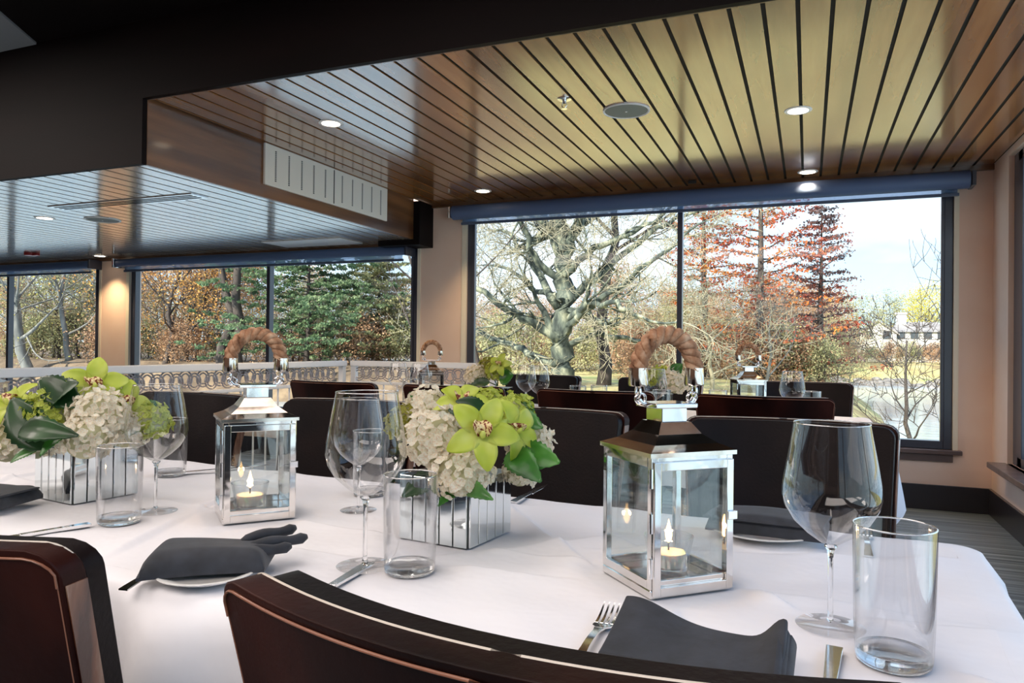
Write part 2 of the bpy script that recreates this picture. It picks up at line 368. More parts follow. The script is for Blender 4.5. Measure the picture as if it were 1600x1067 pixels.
# ------------------------------------------------------------------ roller blinds
def blind(label, x0, x1, zr, r, zh):
    t = thing('roller_blind', label, 'blind', (x0, YF - .11, zr), 0, None); w = x1 - x0
    b = MB(); n = 20
    b.tube([(0.02, 0, 0), (w - .02, 0, 0)], r, 20); b.build('roll_tube', M['roll'], t, 40)
    b = MB(); b.box(.08, w - .08, r - .006, r - .003, zh - zr, 0); b.build('sheer_fabric', M['shade'], t)
    b = MB(); b.box(.07, w - .07, r - .014, r + .004, zh - zr - .022, zh - zr); b.build('hem_bar', M['hem'], t, bevel=.003)
    for xx in (0, w):
        b = MB(); b.box(xx - .012, xx + .012, -.05, .11, -.05, .05); b.build('bracket', M['chrome_plain'] if xx == 0 else M['frame'], t, bevel=.003)
blind('dark blue roller blind across the top of the large window facing the lake', -2.90, 1.02, 2.262, .062, 2.185)
blind('dark blue roller blind on the wing window between the two tan columns', -6.95, -3.33, 1.955, .042, 1.885)
blind('dark blue roller blind on the leftmost wing window', -10.4, -7.32, 1.955, .042, 1.885)

# ------------------------------------------------------------------ ceiling fittings
def downlight(label, x, y, z, grp=None, r=.055, power=75):
    t = thing('recessed_downlight', label, 'ceiling light', (x, y, z), 0, grp)
    b = MB(); b.lathe([(r * .78, 0), (r * .82, -.004), (r * 1.25, -.003), (r * 1.28, .0), (r * 1.2, .006)], 28); b.build('trim_ring', M['chrome_plain'] if False else M['white'], t, 50)
    b = MB(); b.lathe([(r * .95, -.0045), (r * .6, -.007), (.0005, -.008)], 28); b.build('lamp_lens', M['lamp'], t, 50)
    l = lamp('downlight_beam', 'SPOT', (0, 0, -.01), power, (1, .72, .42), spot_size=math.radians(95), spot_blend=.8, shadow_soft_size=.04); l.parent = t
downlight('round recessed downlight nearest the middle of the big window, right of the speaker', -.058, 4.143, ZH)
downlight('round recessed downlight in the slatted ceiling beside the white air vent', -2.546, 3.471, ZH)
downlight('round recessed downlight close above the tan column left of the big window', -2.472, 5.42, ZH)
downlight('round recessed downlight right above the roller blind of the big window', -.011, 5.60, ZH)
downlight('round recessed downlight in the low wing ceiling', -5.33, 3.75, ZL)
downlight('round recessed downlight that throws a glow on the wing column', -7.08, 5.60, ZL, power=60)
downlight('recessed downlight over the white panel near the wing blind', -3.9, 5.45, ZL)

def speaker(label, x, y, z, r=.125):
    t = thing('ceiling_speaker', label, 'speaker', (x, y, z))
    b = MB(); b.lathe([(r * .9, -.003), (r * .95, -.008), (r, -.006), (r, .004)], 40); b.build('rim', M['white'], t, 50)
    b = MB(); b.lathe([(.0005, -.007), (r * .5, -.006), (r * .91, -.004)], 40); b.build('grille', M['grille'], t, 50)
    b = MB(); b.lathe([(.0005, -.0095), (.006, -.0095), (.006, -.006)], 12); b.build('badge', M['white'], t)
speaker('round grey ceiling speaker set in the slats of the main ceiling', -.91, 3.83, ZH)
speaker('round grey ceiling speaker set in the low wing ceiling', -4.97, 3.95, ZL)
t = thing('sprinkler_head', 'small chrome sprinkler hanging from the slats of the main ceiling', 'sprinkler', (-1.164, 3.543, ZH))
b = MB(); b.lathe([(.036, 0), (.036, -.004), (.012, -.006)], 24); b.build('escutcheon', M['chrome_plain'], t, 40)
b = MB(); b.lathe([(.010, -.004), (.010, -.02), (.006, -.024)], 12); b.tube([(-.008, 0, -.02), (-.014, 0, -.035), (0, 0, -.05)], .002, 6); b.tube([(.008, 0, -.02), (.014, 0, -.035), (0, 0, -.05)], .002, 6); b.build('body', M['chrome_plain'], t, 40)
b = MB(); b.lathe([(.0005, -.05), (.016, -.05), (.016, -.052), (.0005, -.052)], 16); b.build('deflector', M['chrome_plain'], t)
t = thing('motion_sensor', 'small black sensor fixed to the ceiling edge over the big window', 'sensor', (-.82, 5.60, ZH))
b = MB(); b.box(-.03, .03, -.015, .015, -.022, 0); b.build('housing', M['black_gap'], t, bevel=.004)
t = thing('fire_alarm', 'red fire alarm on the wing ceiling near the leftmost blind', 'fire alarm', (-7.6, 5.2, ZL))
b = MB(); b.lathe([(.0005, -.03), (.055, -.028), (.06, -.015), (.06, 0)], 24); b.build('alarm_body', M['red'], t, 40)
b = MB(); b.box(.05, .12, -.02, .02, -.03, 0); b.build('strobe', M['red'], t, bevel=.004)
# air vent on soffit
t = thing('air_vent', 'long white slotted air vent on the dark wooden soffit', 'vent', (XS, 3.662, 2.108))
b = MB(); b.box(0, .018, 0, 1.44, 0, .262); b.build('vent_panel', M['vent'], t, bevel=.003)
b = MB(); b.box(.018, .021, .715, .722, .01, .252); b.build('vent_seam', M['vent_dark'], t)
for s_ in range(2):
    for c in range(5):
        b = MB(); y = .09 + s_ * .722 + c * .13
        for q in range(17): b.box(.0175, .0195, y, y + .014, .035 + q * .0118, .035 + q * .0118 + .0065)
        b.build('slot_column', M['vent_dark'], t)
# slot diffuser and access panel on low ceiling
t = thing('slot_diffuser', 'long metal slot diffuser set across the low wing ceiling', 'vent', (-4.85, 3.43, ZL))
b = MB(); b.box(0, 1.3, 0, .14, -.006, 0); b.build('diffuser_frame', M['chrome_plain'], t, bevel=.002)
for q in range(3):
    b = MB(); b.box(.03, 1.27, .025 + q * .037, .040 + q * .037, -.0075, -.0058); b.build('slot', M['vent_dark'], t)
t = thing('ceiling_hatch', 'white access panel in the wing ceiling near the blind', 'ceiling panel', (-4.62, 5.28, ZL))
b = MB(); b.box(0, .85, 0, .36, -.008, 0); b.build('hatch_panel', M['white'], t, bevel=.002)

# housings added above the unseen fill lights
for i, (x, y) in enumerate(FILL_POS):
    b = MB(); b.box(-1.2, 1.2, -.8, .8, .002, .02); o = b.build('fill_light_housing', M['white']); o.location = (x, y, 2.7495)
    tag(o, 'white housing of an added fill light panel, out of view overhead', 'ceiling light', 'added fill light panels out of view')

# ------------------------------------------------------------------ ring railing
def railing(label, p0, p1, ph=0):
    d = Vector((p1[0] - p0[0], p1[1] - p0[1], 0)); Ln = d.length
    t = thing('ring_railing', label, 'railing', (p0[0], p0[1], 0), math.atan2(d.y, d.x))
    b = MB(); b.box(0, Ln, -.03, .03, .945, .985); b.build('top_rail', M['white'], t, bevel=.005)
    b = MB(); b.box(0, Ln, -.015, .015, .815, .835); b.build('middle_rail', M['white'], t, bevel=.003)
    b = MB(); b.box(0, Ln, -.015, .015, .08, .11); b.build('bottom_rail', M['white'], t, bevel=.003)
    rings = MB(); n = int((Ln - .1) / .062)
    for i in range(n):
        x = .06 + i * .062; zc = .895 + (.008 if i % 2 else -.008)
        for r in (.046, .030):
            pts = [(x + r * math.cos(q * PI / 10), 0, zc + r * math.sin(q * PI / 10)) for q in range(20)]
            rings.tube(pts, .0045, 5, closed=True)
    o = rings.build('ring_band', pmat('ring_metal', (.45, .40, .40), .4, .3), t, 60, kind='stuff')
    bl = MB()
    for i in range(int(Ln / .11)): bl.tube([(.05 + i * .11, 0, .11), (.05 + i * .11, 0, .815)], .006, 6)
    bl.build('balusters', M['white'], t, 60, kind='stuff')
    for x in (.02, Ln / 2, Ln - .02):
        b = MB(); b.box(x - .02, x + .02, -.02, .02, 0, .945); b.build('post', M['white'], t, bevel=.003)
railing('long white railing with a band of rings, running toward the windows at left', (-3.13, .4), (-3.13, 4.46))
railing('short white railing with a band of rings, meeting the column left of the big window', (-3.10, 4.52), (-1.95, 4.52))

# ------------------------------------------------------------------ tables with cloths
def table(label, x0, x1, y0, y1, rz, pivot):
    t = thing('dining_table', label, 'table', (*pivot, 0), rz)
    b = MB(); b.box(x0 + .01, x1 - .01, y0 + .01, y1 - .01, .725, .752); b.build('tabletop', M['chair_leg'], t, bevel=.01)
    for x in (x0 + .2, (x0 + x1) / 2, x1 - .25):
        b = MB(); b.lathe([(.04, 0), (.04, .725)], 16, (x, (y0 + y1) / 2, 0)); b.build('pedestal', M['chair_leg'], t, 40)
        b = MB(); b.lathe([(.0005, .0), (.24, .0), (.24, .015), (.04, .04)], 24, (x, (y0 + y1) / 2, 0)); b.build('pedestal_foot', M['chair_leg'], t, 40)
    return t
# where the things stand the cloth lies flat
FLAT = [(on(*p_).x, on(*p_).y, .045) for p_ in ((1297, 978), (1396, 1035), (570, 884), (560, 797), (243, 799), (640, 893), (186, 816), (266, 742), (578, 772), (18, 712), (1302, 1035), (940, 980), (1355, 855))]
FLAT += [(-.193, 1.07, .10), (-1.02, 1.15, .10), (-.582, 1.176, .10), (-1.47, 1.14, .10), (-.79, .803, .07), (-.108, .79, .07), (-.075, 1.40, .09), (-1.52, .945, .07)]
def tablecloth(label, x0, x1, y0, y1, rz, pivot, seed, creases, drop=.26):
    rnd = random.Random(seed); cr_ = .045
    # perimeter with rounded corners
    per = []; nrm = []
    def seg(a, c, n, nn):
        for i in range(n): per.append((a[0] + (c[0] - a[0]) * i / n, a[1] + (c[1] - a[1]) * i / n)); nrm.append(nn)
    def arc(cx, cy, a0, n=6):
        for i in range(n): q = a0 + PI / 2 * i / n; per.append((cx + cr_ * math.cos(q), cy + cr_ * math.sin(q))); nrm.append((math.cos(q), math.sin(q)))
    nx = int((x1 - x0) / .025); ny = int((y1 - y0) / .025)
    seg((x0 + cr_, y0), (x1 - cr_, y0), nx, (0, -1)); arc(x1 - cr_, y0 + cr_, -PI / 2)
    seg((x1, y0 + cr_), (x1, y1 - cr_), ny, (1, 0)); arc(x1 - cr_, y1 - cr_, 0)
    seg((x1 - cr_, y1), (x0 + cr_, y1), nx, (0, 1)); arc(x0 + cr_, y1 - cr_, PI / 2)
    seg((x0, y1 - cr_), (x0, y0 + cr_), ny, (-1, 0)); arc(x0 + cr_, y0 + cr_, PI)
    def zt(x, y):
        z = .7600 + (.0022) * math.sin(x * 27 + 2 * math.sin(y * 9)) * math.sin(y * 23 + x * 7)
        for (ax, ay, bx, by, hh, w) in creases:
            dx, dy = bx - ax, by - ay; L2 = dx * dx + dy * dy
            tt = max(0, min(1, ((x - ax) * dx + (y - ay) * dy) / L2))
            q = (x - ax) * dy - (y - ay) * dx; dist = q / math.sqrt(L2)
            fade = min(1, 6 * tt, 6 * (1 - tt))
            if -w < dist < 6 * w: z += max(0, fade) * hh * 2.4 * ((1 - dist / (6 * w)) ** 1.5 if dist > 0 else 1 + math.sin(dist / w * PI / 2)) * (1 if dist > -w else 0)
        wx = pivot[0] + x * math.cos(rz) - y * math.sin(rz); wy = pivot[1] + x * math.sin(rz) + y * math.cos(rz)
        for fx, fy, fr in FLAT:
            d_ = math.hypot(wx - fx, wy - fy)
            if d_ < fr + .05: k_ = max(0, (d_ - fr) / .05); z = .7605 + (z - .7605) * k_ * k_ * (3 - 2 * k_)
        return z
    b = MB()
    # top: regular grid inside inset, joined visually by rings of the border
    X0, X1, Y0, Y1 = x0 + cr_, x1 - cr_, y0 + cr_, y1 - cr_
    gx = int((X1 - X0) / .0055); gy = int((Y1 - Y0) / .0055)
    b.grid(lambda u, v: (X0 + (X1 - X0) * u, Y0 + (Y1 - Y0) * v, zt(X0 + (X1 - X0) * u, Y0 + (Y1 - Y0) * v)), gx, gy)
    # border + skirt
    N = len(per); rows = []
    def clampin(p): return (min(max(p[0], X0), X1), min(max(p[1], Y0), Y1))
    s_ = [0]
    for i in range(1, N): s_.append(s_[-1] + math.dist(per[i], per[i - 1]))
    rows.append([(*clampin(p), zt(*clampin(p))) for p in per])
    rows.append([(p[0] - n[0] * .012, p[1] - n[1] * .012, zt(p[0], p[1]) ) for p, n in zip(per, nrm)])
    rows.append([(p[0] - n[0] * .002, p[1] - n[1] * .002, .757) for p, n in zip(per, nrm)])
    f1, f2, p1, p2 = rnd.uniform(9, 13), rnd.uniform(21, 27), rnd.random() * 6, rnd.random() * 6
    for k in range(1, 12):
        q = k / 11; row = []
        for i, (p, n) in enumerate(zip(per, nrm)):
            a = (.034 * math.sin(s_[i] * f1 * 1.9 + p1 + .8 * math.sin(s_[i] * 3.1)) + .016 * math.sin(s_[i] * f2 * 1.3 + p2)) * q ** .55 + .040 * q ** .6 + .004
            cn = max(0, 1 - min(math.dist(p, cc) for cc in ((x0, y0), (x1, y0), (x1, y1), (x0, y1))) / .22)
            row.append((p[0] + n[0] * a, p[1] + n[1] * a, .757 - drop * q * (1 + .75 * cn)))
        rows.append(row)
    R_ = len(rows); vs = [p for r in rows for p in r]
    b.add(vs, [(r * N + i, (r + 1) * N + i, (r + 1) * N + (i + 1) % N, r * N + (i + 1) % N) for r in range(R_ - 1) for i in range(N)])
    o = b.build('tablecloth', M['cloth'], None, 180); o.location = (*pivot, 0); o.rotation_euler = (0, 0, rz)
    return tag(o, label, 'tablecloth')
PIV = (.282, 1.495); RZ1 = math.radians(-3.2)
table('long dining table nearest the camera, under a white cloth', -3.0, 0, -.80, 0, RZ1, PIV)
CR1 = [(-2.9, -.40, 0, -.44, .0032, .012), (-.95, -.02, -.25, -.78, .0034, .012), (-.60, -.25, 0, -.68, .0045, .011), (-1.6, 0, -1.25, -.78, .0032, .012), (-.62, -.36, .0, -.10, .003, .014),
       (-1.30, -.62, -.5, -.50, .003, .014), (-2.2, -.1, -1.9, -.8, .003, .012), (-.46, -.42, -.33, -.8, .004, .013), (-1.15, -.2, -.7, -.05, .003, .014), (-.85, -.55, -.55, -.22, .003, .014), (-.30, -.5, 0, -.46, .003, .013)]
tablecloth('creased white tablecloth on the nearest dining table', -3.02, 0.0, -.81, 0.0, RZ1, PIV, 3, CR1)
table('second long dining table, behind the first row of chair backs', -2.6, -.02, 0, .85, 0, (.30, 3.25))
tablecloth('white tablecloth on the second dining table, behind the chair backs', -2.62, -.01, -.01, .86, 0, (.30, 3.25), 5, [(-2.5, .4, 0, .42, .002, .01), (-1.3, 0, -1.2, .8, .002, .01)], .26)

# ------------------------------------------------------------------ chairs
def make_chair(label):
    t = thing('dining_chair', label, 'chair', (0, 0, 0), 0, None)
    HT = .915
    def plan(u, z, off):       # u -1..1 across, z height, off forward offset
        w = .232 + .034 * (z - .40) / (HT - .40)
        yb = -.20 - .115 * (z - .40) / (HT - .40)
        cy = yb + .060 * u * u
        ux = w * u * (1 - .03 * 0)
        nx, ny = -.25 * u, 1.0; l = math.hypot(nx, ny)
        return Vector((ux + off * nx / l, cy + off * ny / l, z))
    def cornered(u, v, z0, z1, rc):
        uu = math.sin(PI / 2 * (-1 + 2 * u)); z = z0 + (z1 - z0) * v
        ed = max(0, abs(uu) - (1 - rc)) / rc
        drop = (1 - math.sqrt(max(0, 1 - ed * ed))) * .028 * v
        return uu, z - drop
    def sh(off, z0, z1, sx=1, rc=.12):
        def f(u, v):
            uu, z = cornered(u, v, z0, z1, rc); p = plan(uu * sx, z, off); return p
        return f
    nu = 28
    b = MB(); b.slab(sh(0, .36, HT), sh(.030, .36, HT), nu, 10); b.build('back_shell', M['leather_shell'], t, 50, bevel=.005)
    b = MB(); b.slab(sh(.034, .44, HT - .004, .985), sh(.060, .44, HT - .004, .985), nu, 10); b.build('back_pad', M['leather_pad'], t, 50, bevel=.008)
    # worn edge strip down each side
    for s_ in (-1, 1):
        b = MB(); pts = []
        def fa(u, v, s_=s_):
            z = .40 + (HT - .035 - .40) * v; p = plan(s_ * 1.0, z, .003 + .026 * u); return p + Vector((s_ * .0015, 0, 0))
        def fb(u, v, s_=s_): return fa(u, v) - Vector((s_ * .004, 0, 0))
        b.slab(fa, fb, 2, 12); b.build('edge_strip', M['leather_edge'], t, 50)
    # seams: along rear top edge and front top edge of the shell
    def toppts(off, dz, sx=1.0):
        r = []
        for i in range(41):
            uu, z = cornered(i / 40, 1, .4, HT, .12); uu = max(-.985, min(.985, uu)); p = plan(uu * sx, z, off); r.append((p.x, p.y, p.z + dz))
        return r
    b = MB(); b.tube(toppts(.001, -.008), .0013, 6)
    for s_ in (-1, 1): b.tube([plan(s_ * .985, HT - .034 - k * .08, .0002) for k in range(6)], .0009, 5)
    b.build('rear_seam', M['piping'], t, 60)
    b = MB(); b.tube(toppts(.028, -.001, .995), .0019, 6); b.build('top_piping', M['piping_pale'], t, 60)
    b = MB()
    tp = toppts(.056, -.010, .97)
    for i in range(len(tp) - 1):
        a, c = Vector(tp[i]), Vector(tp[i + 1]); n = 4
        for q in range(n): b.obox(a + (c - a) * ((q + .5) / n) + Vector((0, .0024, -.002)), (c - a) * (.6 / n), .0012, .0012)
    for s_ in (-1, 1):
        for k in range(80):
            z = HT - .03 - k * .0055; p = plan(s_ * .962, z, .0590); b.obox(p, (0, 0, .0033), .0012, .0012, (0, 1, 0))
    b.build('stitching', M['stitch'], t)
    b = MB(); b.slab(lambda u, v: (-.235 + .47 * u, -.20 + .42 * v, .485 + .012 * math.sin(PI * u) * math.sin(PI * v)), lambda u, v: (-.235 + .47 * u, -.20 + .42 * v, .41), 10, 10)
    b.build('seat', M['leather_pad'], t, 50, bevel=.015)
    b = MB(); b.box(-.22, .22, -.20, .20, .36, .41); b.build('seat_frame', M['leather_shell'], t, bevel=.004)
    for sx in (-1, 1):
        for sy in (-1, 1):
            b = MB(); x, y = sx * .20, sy * .18; r = .02
            b.add([(x - r, y - r, .36), (x + r, y - r, .36), (x + r, y + r, .36), (x - r, y + r, .36)] + [(x - r * .7, y - r * .7 + sy * .02, 0), (x + r * .7, y - r * .7 + sy * .02, 0), (x + r * .7, y + r * .7 + sy * .02, 0), (x - r * .7, y + r * .7 + sy * .02, 0)],
                  [(0, 1, 2, 3), (7, 6, 5, 4), (0, 4, 5, 1), (1, 5, 6, 2), (2, 6, 7, 3), (3, 7, 4, 0)])
            b.build('leg', M['chair_leg'], t, bevel=.002)
    return t
ch = make_chair('foreground leather chair whose curved back is cut by the bottom edge')
ch.location = (-.1585, .6955, 0); ch.rotation_euler = (0, 0, math.radians(-3.8))
dup(ch, 'leather chair at the bottom left corner with a worn brown edge strip', (-.872, .712, 0), math.radians(-2))
for lab, x, y, a in [
    ('chair back facing the camera directly behind the large lantern with a thick rope handle', -.045, 1.80, 181),
    ('chair back facing the camera to the right of the central flower arrangement', -.735, 1.81, 180),
    ('chair back facing the camera between the left lantern and the middle wine glasses', -1.405, 1.81, 180),
    ('chair back facing the camera behind the left lantern and the left wine glass', -2.10, 1.81, 179)]:
    dup(ch, lab, (x, y, 0), math.radians(a))
for lab, x, y, a in [
    ('chair back at the second table, right end of the row, before the lake view', -.165, 3.32, 0),
    ('chair back at the second table, directly before the big oak in the view', -.86, 3.32, 0),
    ('chair back at the second table below the small distant lantern and bouquet', -1.55, 3.32, 1),
    ('chair back at the second table, left end of the row, against the ring railing', -2.22, 3.32, -2),
    ('chair on the far side of the second table, nearest the lake view', -.02, 4.30, 180),
    ('chair on the far side of the second table, in front of the oak trunk', -1.62, 4.30, 180),
    ('chair on the far side of the second table, hidden behind the tumblers', -.85, 4.30, 180)]:
    dup(ch, lab, (x, y, 0), math.radians(a))

# ------------------------------------------------------------------ lantern
def make_lantern(label):
    t = thing('candle_lantern', label, 'lantern')
    a = .0665; H = .190
    b = MB(); b.box(-a, a, -a, a, 0, .012); b.build('base_plate', M['chrome'], t, bevel=.002)
    for sx in (-1, 1):
        for sy in (-1, 1):
            b = MB(); b.box(min(sx * a, sx * (a - .010)), max(sx * a, sx * (a - .010)), min(sy * a, sy * (a - .010)), max(sy * a, sy * (a - .010)), .012, H)
            b.build('corner_post', M['chrome'], t, bevel=.001)
    for z0, z1 in ((.012, .024), (H - .014, H)):
        b = MB()
        b.box(-a + .01, a - .01, -a, -a + .006, z0, z1); b.box(-a + .01, a - .01, a - .006, a, z0, z1)
        b.box(-a, -a + .006, -a + .01, a - .01, z0, z1); b.box(a - .006, a, -a + .01, a - .01, z0, z1)
        b.build('frame_rail', M['chrome'], t, bevel=.0008)
    for k in range(4):
        b = MB(); q = a - .004
        if k == 0: b.box(-q, q, -q, -q + .002, .02, H - .01)
        if k == 1: b.box(-q, q, q - .002, q, .02, H - .01)
        if k == 2: b.box(-q, -q + .002, -q, q, .02, H - .01)
        if k == 3: b.box(q - .002, q, -q, q, .02, H - .01)
        b.build('glass_pane', M['glass_pane'], t)
    # door: slim frame standing proud of the face at -y
    d = MB(); y0, y1 = -a - .005, -a - .0005; w = a - .002
    d.box(-w, -w + .011, y0, y1, .004, H - .006); d.box(w - .011, w, y0, y1, .004, H - .006); d.box(-w + .011, w - .011, y0, y1, .004, .016); d.box(-w + .011, w - .011, y0, y1, H - .018, H - .006)
    dr = d.build('door', M['chrome'], t, bevel=.0008)
    for z in (.03, .09, .15):
        b = MB(); b.tube([(-a - .003, -a - .004, z), (-a - .003, -a - .004, z + .026)], .003, 10); b.build('hinge', M['chrome_plain'], dr, 50)
    b = MB(); b.box(w - .012, w + .004, y0 - .004, y0, .10, .112); b.build('latch', M['chrome_plain'], dr, bevel=.001)
    # roof: eave + concave pyramid
    b = MB(); e1 = a + .004; b.box(-e1, e1, -e1, e1, H, H + .006)
    prof = [(e1, H + .006), (.052, H + .014), (.036, H + .026), (.025, H + .042)]
    for (r0, z0), (r1, z1) in zip(prof, prof[1:]):
        vs = [(-r0, -r0, z0), (r0, -r0, z0), (r0, r0, z0), (-r0, r0, z0), (-r1, -r1, z1), (r1, -r1, z1), (r1, r1, z1), (-r1, r1, z1)]
        b.add(vs, [(0, 1, 5, 4), (1, 2, 6, 5), (2, 3, 7, 6), (3, 0, 4, 7)])
    b.add([(-.025, -.025, H + .042), (.025, -.025, H + .042), (.025, .025, H + .042), (-.025, .025, H + .042)], [(0, 1, 2, 3)])
    b.build('roof', M['copper_rust'], t, 25)
    zc = H + .042
    b = MB(); b.box(-.021, .021, -.021, .021, zc, zc + .020); b.build('neck', M['chrome'], t, bevel=.001)
    b = MB(); b.box(-.035, .035, -.028, .028, zc + .020, zc + .027); b.build('cap', M['chrome'], t, bevel=.0015)
    R0 = .048; zr = zc + .060
    for s_ in (-1, 1):
        b = MB(); b.tube([(s_ * .033, 0, zc + .024), (s_ * .042, 0, zc + .026), (s_ * .047, 0, zc + .032)], .004, 8)
        b.tube([(s_ * .044 + .008 * math.cos(q * PI / 8), .0, zc + .033 + .008 * math.sin(q * PI / 8)) for q in range(16)], .0022, 6, closed=True)
        b.tube([(s_ * R0, .006 * math.cos(q * PI / 8), zc + .043 + .009 * math.sin(q * PI / 8)) for q in range(16)], .0018, 6, closed=True)
        b.build('ring_link', M['chrome_plain'], t, 60)
        b = MB(); b.lathe([(.0005, 0), (.0135, 0), (.0145, .003), (.0135, .026), (.012, .026)], 20, (s_ * R0, 0, zc + .051)); b.build('ferrule', M['copper_rust'], t, 50)
    # rope handle: three twisted strands
    path = []; n = 56; z0 = zc + .072
    for i in range(n + 1):
        q = PI * i / n; path.append(Vector((-R0 * math.cos(q), 0, z0 + R0 * 1.12 * math.sin(q))))
    hd = MB()
    for k in range(3):
        pts = []
        for i, p in enumerate(path):
            q = PI * i / n; nrm_ = Vector((-math.cos(q), 0, math.sin(q))); bi = Vector((0, 1, 0)); ph = 2 * PI * k / 3 + i * 2 * PI / 15
            pts.append(p + (nrm_ * math.cos(ph) + bi * math.sin(ph)) * .0070)
        hd.tube(pts, .0070, 9)
    hd.build('rope_handle', M['rope'], t, 70)
    return t
def seat_lantern(t, corner, ang):     # near corner (-a,-a side) placed on the table
    a = .0665; v = Vector((-a, -a, 0)); v.rotate(Matrix.Rotation(ang, 3, 'Z')); t.location = (corner[0] - v.x, corner[1] - v.y, .7625); t.rotation_euler = (0, 0, ang)
LN = make_lantern('large metal lantern with rope handle on the nearest table, right of the flowers')
seat_lantern(LN, (-.193, .978), math.radians(43.7))
L2 = dup(LN, 'metal lantern with rope handle on the nearest table, left, its candle flame bright'); seat_lantern(L2, (-1.005, 1.055), math.radians(50))
dup(LN, 'small distant lantern with rope handle seen against the tan column', (-1.955, 3.62, .7625), math.radians(25))
dup(LN, 'small distant lantern with rope handle seen against the red tree, right side', (-.262, 3.62, .7625), math.radians(20))
dup(LN, 'lantern beyond the far left edge flowers, only its handle showing', (-2.62, 1.62, .7625), math.radians(40))

# candle cups inside lanterns
def make_candle(label):
    t = thing('candle_holder', label, 'candle')
    b = MB(); b.lathe([(.0005, 0), (.026, 0), (.030, .006), (.031, .03), (.036, .052), (.034, .052), (.029, .031), (.027, .008), (.0005, .006)], 28); b.build('glass_cup', M['glass'], t, 60)
    b = MB(); b.lathe([(.0005, .009), (.0245, .009), (.0255, .028), (.012, .03), (.0005, .030)], 24); b.build('wax', M['wax'], t, 50)
    b = MB(); b.tube([(0, 0, .03), (0, 0, .043)], .0012, 6); b.build('wick', M['black_gap'], t)
    b = MB(); b.lathe([(.0003, .040), (.004, .046), (.0052, .053), (.0035, .062), (.0012, .071), (.0003, .075)], 14); b.build('flame', M['flame'], t, 180)
    l = lamp('candle_glow', 'POINT', (0, 0, .058), .5, (1, .6, .3), shadow_soft_size=.006); l.parent = t
    return t
cd = make_candle('lit tealight in a clear glass cup inside the large right lantern')
cd.location = LN.location + Vector((.004, .006, .0125))
dup(cd, 'lit tealight in a clear glass cup inside the left lantern', L2.location + Vector((-.004, -.008, .0125)))

# ------------------------------------------------------------------ glassware
def make_wine(label):
    t = thing('wine_glass', label, 'wine glass')
    outer = [(.0032, .012), (.0030, .05), (.0032, .085), (.0045, .096), (.012, .103), (.028, .114), (.045, .130), (.055, .147), (.0585, .162), (.0575, .178), (.053, .205), (.0475, .235), (.0445, .252)]
    b = MB(); b.lathe([(.0005, .1005)] + [(r, z + .001) for r, z in outer[4:]], 48); b.build('bowl', M['glass'], t, 180)
    b = MB(); b.tube([(.0445 * math.cos(q * PI / 24), .0445 * math.sin(q * PI / 24), .253) for q in range(48)], .0007, 6, closed=True); b.build('rim', M['glass_solid'], t, 180)
    b = MB(); b.lathe([(.0003, .004), (.004, .008), (.0032, .014), (.0029, .05), (.0032, .085), (.0048, .095), (.008, .1), (.0003, .1015)], 16); b.build('stem', M['glass_solid'], t, 180)
    b = MB(); b.lathe([(.0003, .0), (.040, .0), (.041, .001), (.030, .0022), (.012, .0045), (.004, .008), (.0003, .008)], 40); b.build('foot', M['glass_foot'], t, 60)
    return t
def make_tumbler(label):
    t = thing('tumbler', label, 'water glass')
    b = MB(); b.lathe([(.0385, .010), (.040, .05), (.0415, .148)], 48); b.build('outer_wall', M['glass'], t, 180)
    b = MB(); b.lathe([(.0365, .012), (.0385, .05), (.0398, .148)], 48); b.build('inner_wall', M['glass'], t, 180)
    b = MB(); b.tube([(.0406 * math.cos(q * PI / 24), .0406 * math.sin(q * PI / 24), .148) for q in range(48)], .0010, 6, closed=True); b.build('rim', M['glass_solid'], t, 180)
    b = MB(); b.lathe([(.0003, .0), (.034, .0), (.0375, .003), (.0385, .010), (.0365, .014), (.030, .012), (.0003, .011)], 40); b.build('thick_base', M['glass_base'], t, 60)
    return t
wg = make_wine('wine glass at the right, largest, in front of the chair back'); tu = make_tumbler('straight tumbler at the far right of the nearest table')
TZ = .7625
wg.location = (*on(1297, 978).xy, TZ); wg.scale = (.98,) * 3
p = on(1396, 1035); tu.location = (p.x, p.y, TZ)
for lab, px, py, sc in [
    ('taller of the two overlapping wine glasses left of the central flowers', 570, 884, 1.05),
    ('wine glass seen through another wine glass, left of the central flowers', 560, 797, .90),
    ('wine glass over the left flowers with the railing showing through it', 243, 799, 1.0)]:
    q = on(px, py); dup(wg, lab, (q.x, q.y, TZ), 0, sc)
for lab, px, py, sc in [
    ('tumbler in front of the central mirrored flower vase', 640, 893, .98),
    ('tumbler in front of the left mirrored flower vase', 186, 816, .97),
    ('tumbler behind the left wine glass, beside the left lantern', 266, 742, .97),
    ('tumbler behind the pair of wine glasses in the middle', 578, 772, .97),
    ('tumbler at the left edge of the nearest table, behind the leaves', 18, 712, .97)]:
    q = on(px, py); dup(tu, lab, (q.x, q.y, TZ), 0, sc)
for i, (lab, px, Y) in enumerate([
    ('distant wine glass framed inside the rope handle of the large lantern', 1024, 3.42),
    ('distant wine glass just right of the small right lantern', 1238, 3.50),
    ('distant wine glass right of the distant bouquet', 842, 3.50),
    ('distant wine glass close beside the distant bouquet, in the glare', 822, 3.62),
    ('distant wine glass left of the lantern by the tan column', 656, 3.45),
    ('distant wine glass at the left end of the second table', 622, 3.50)]):
    q = at(px, 600, Y); dup(wg, lab, (q.x, q.y, TZ), 0, .95)
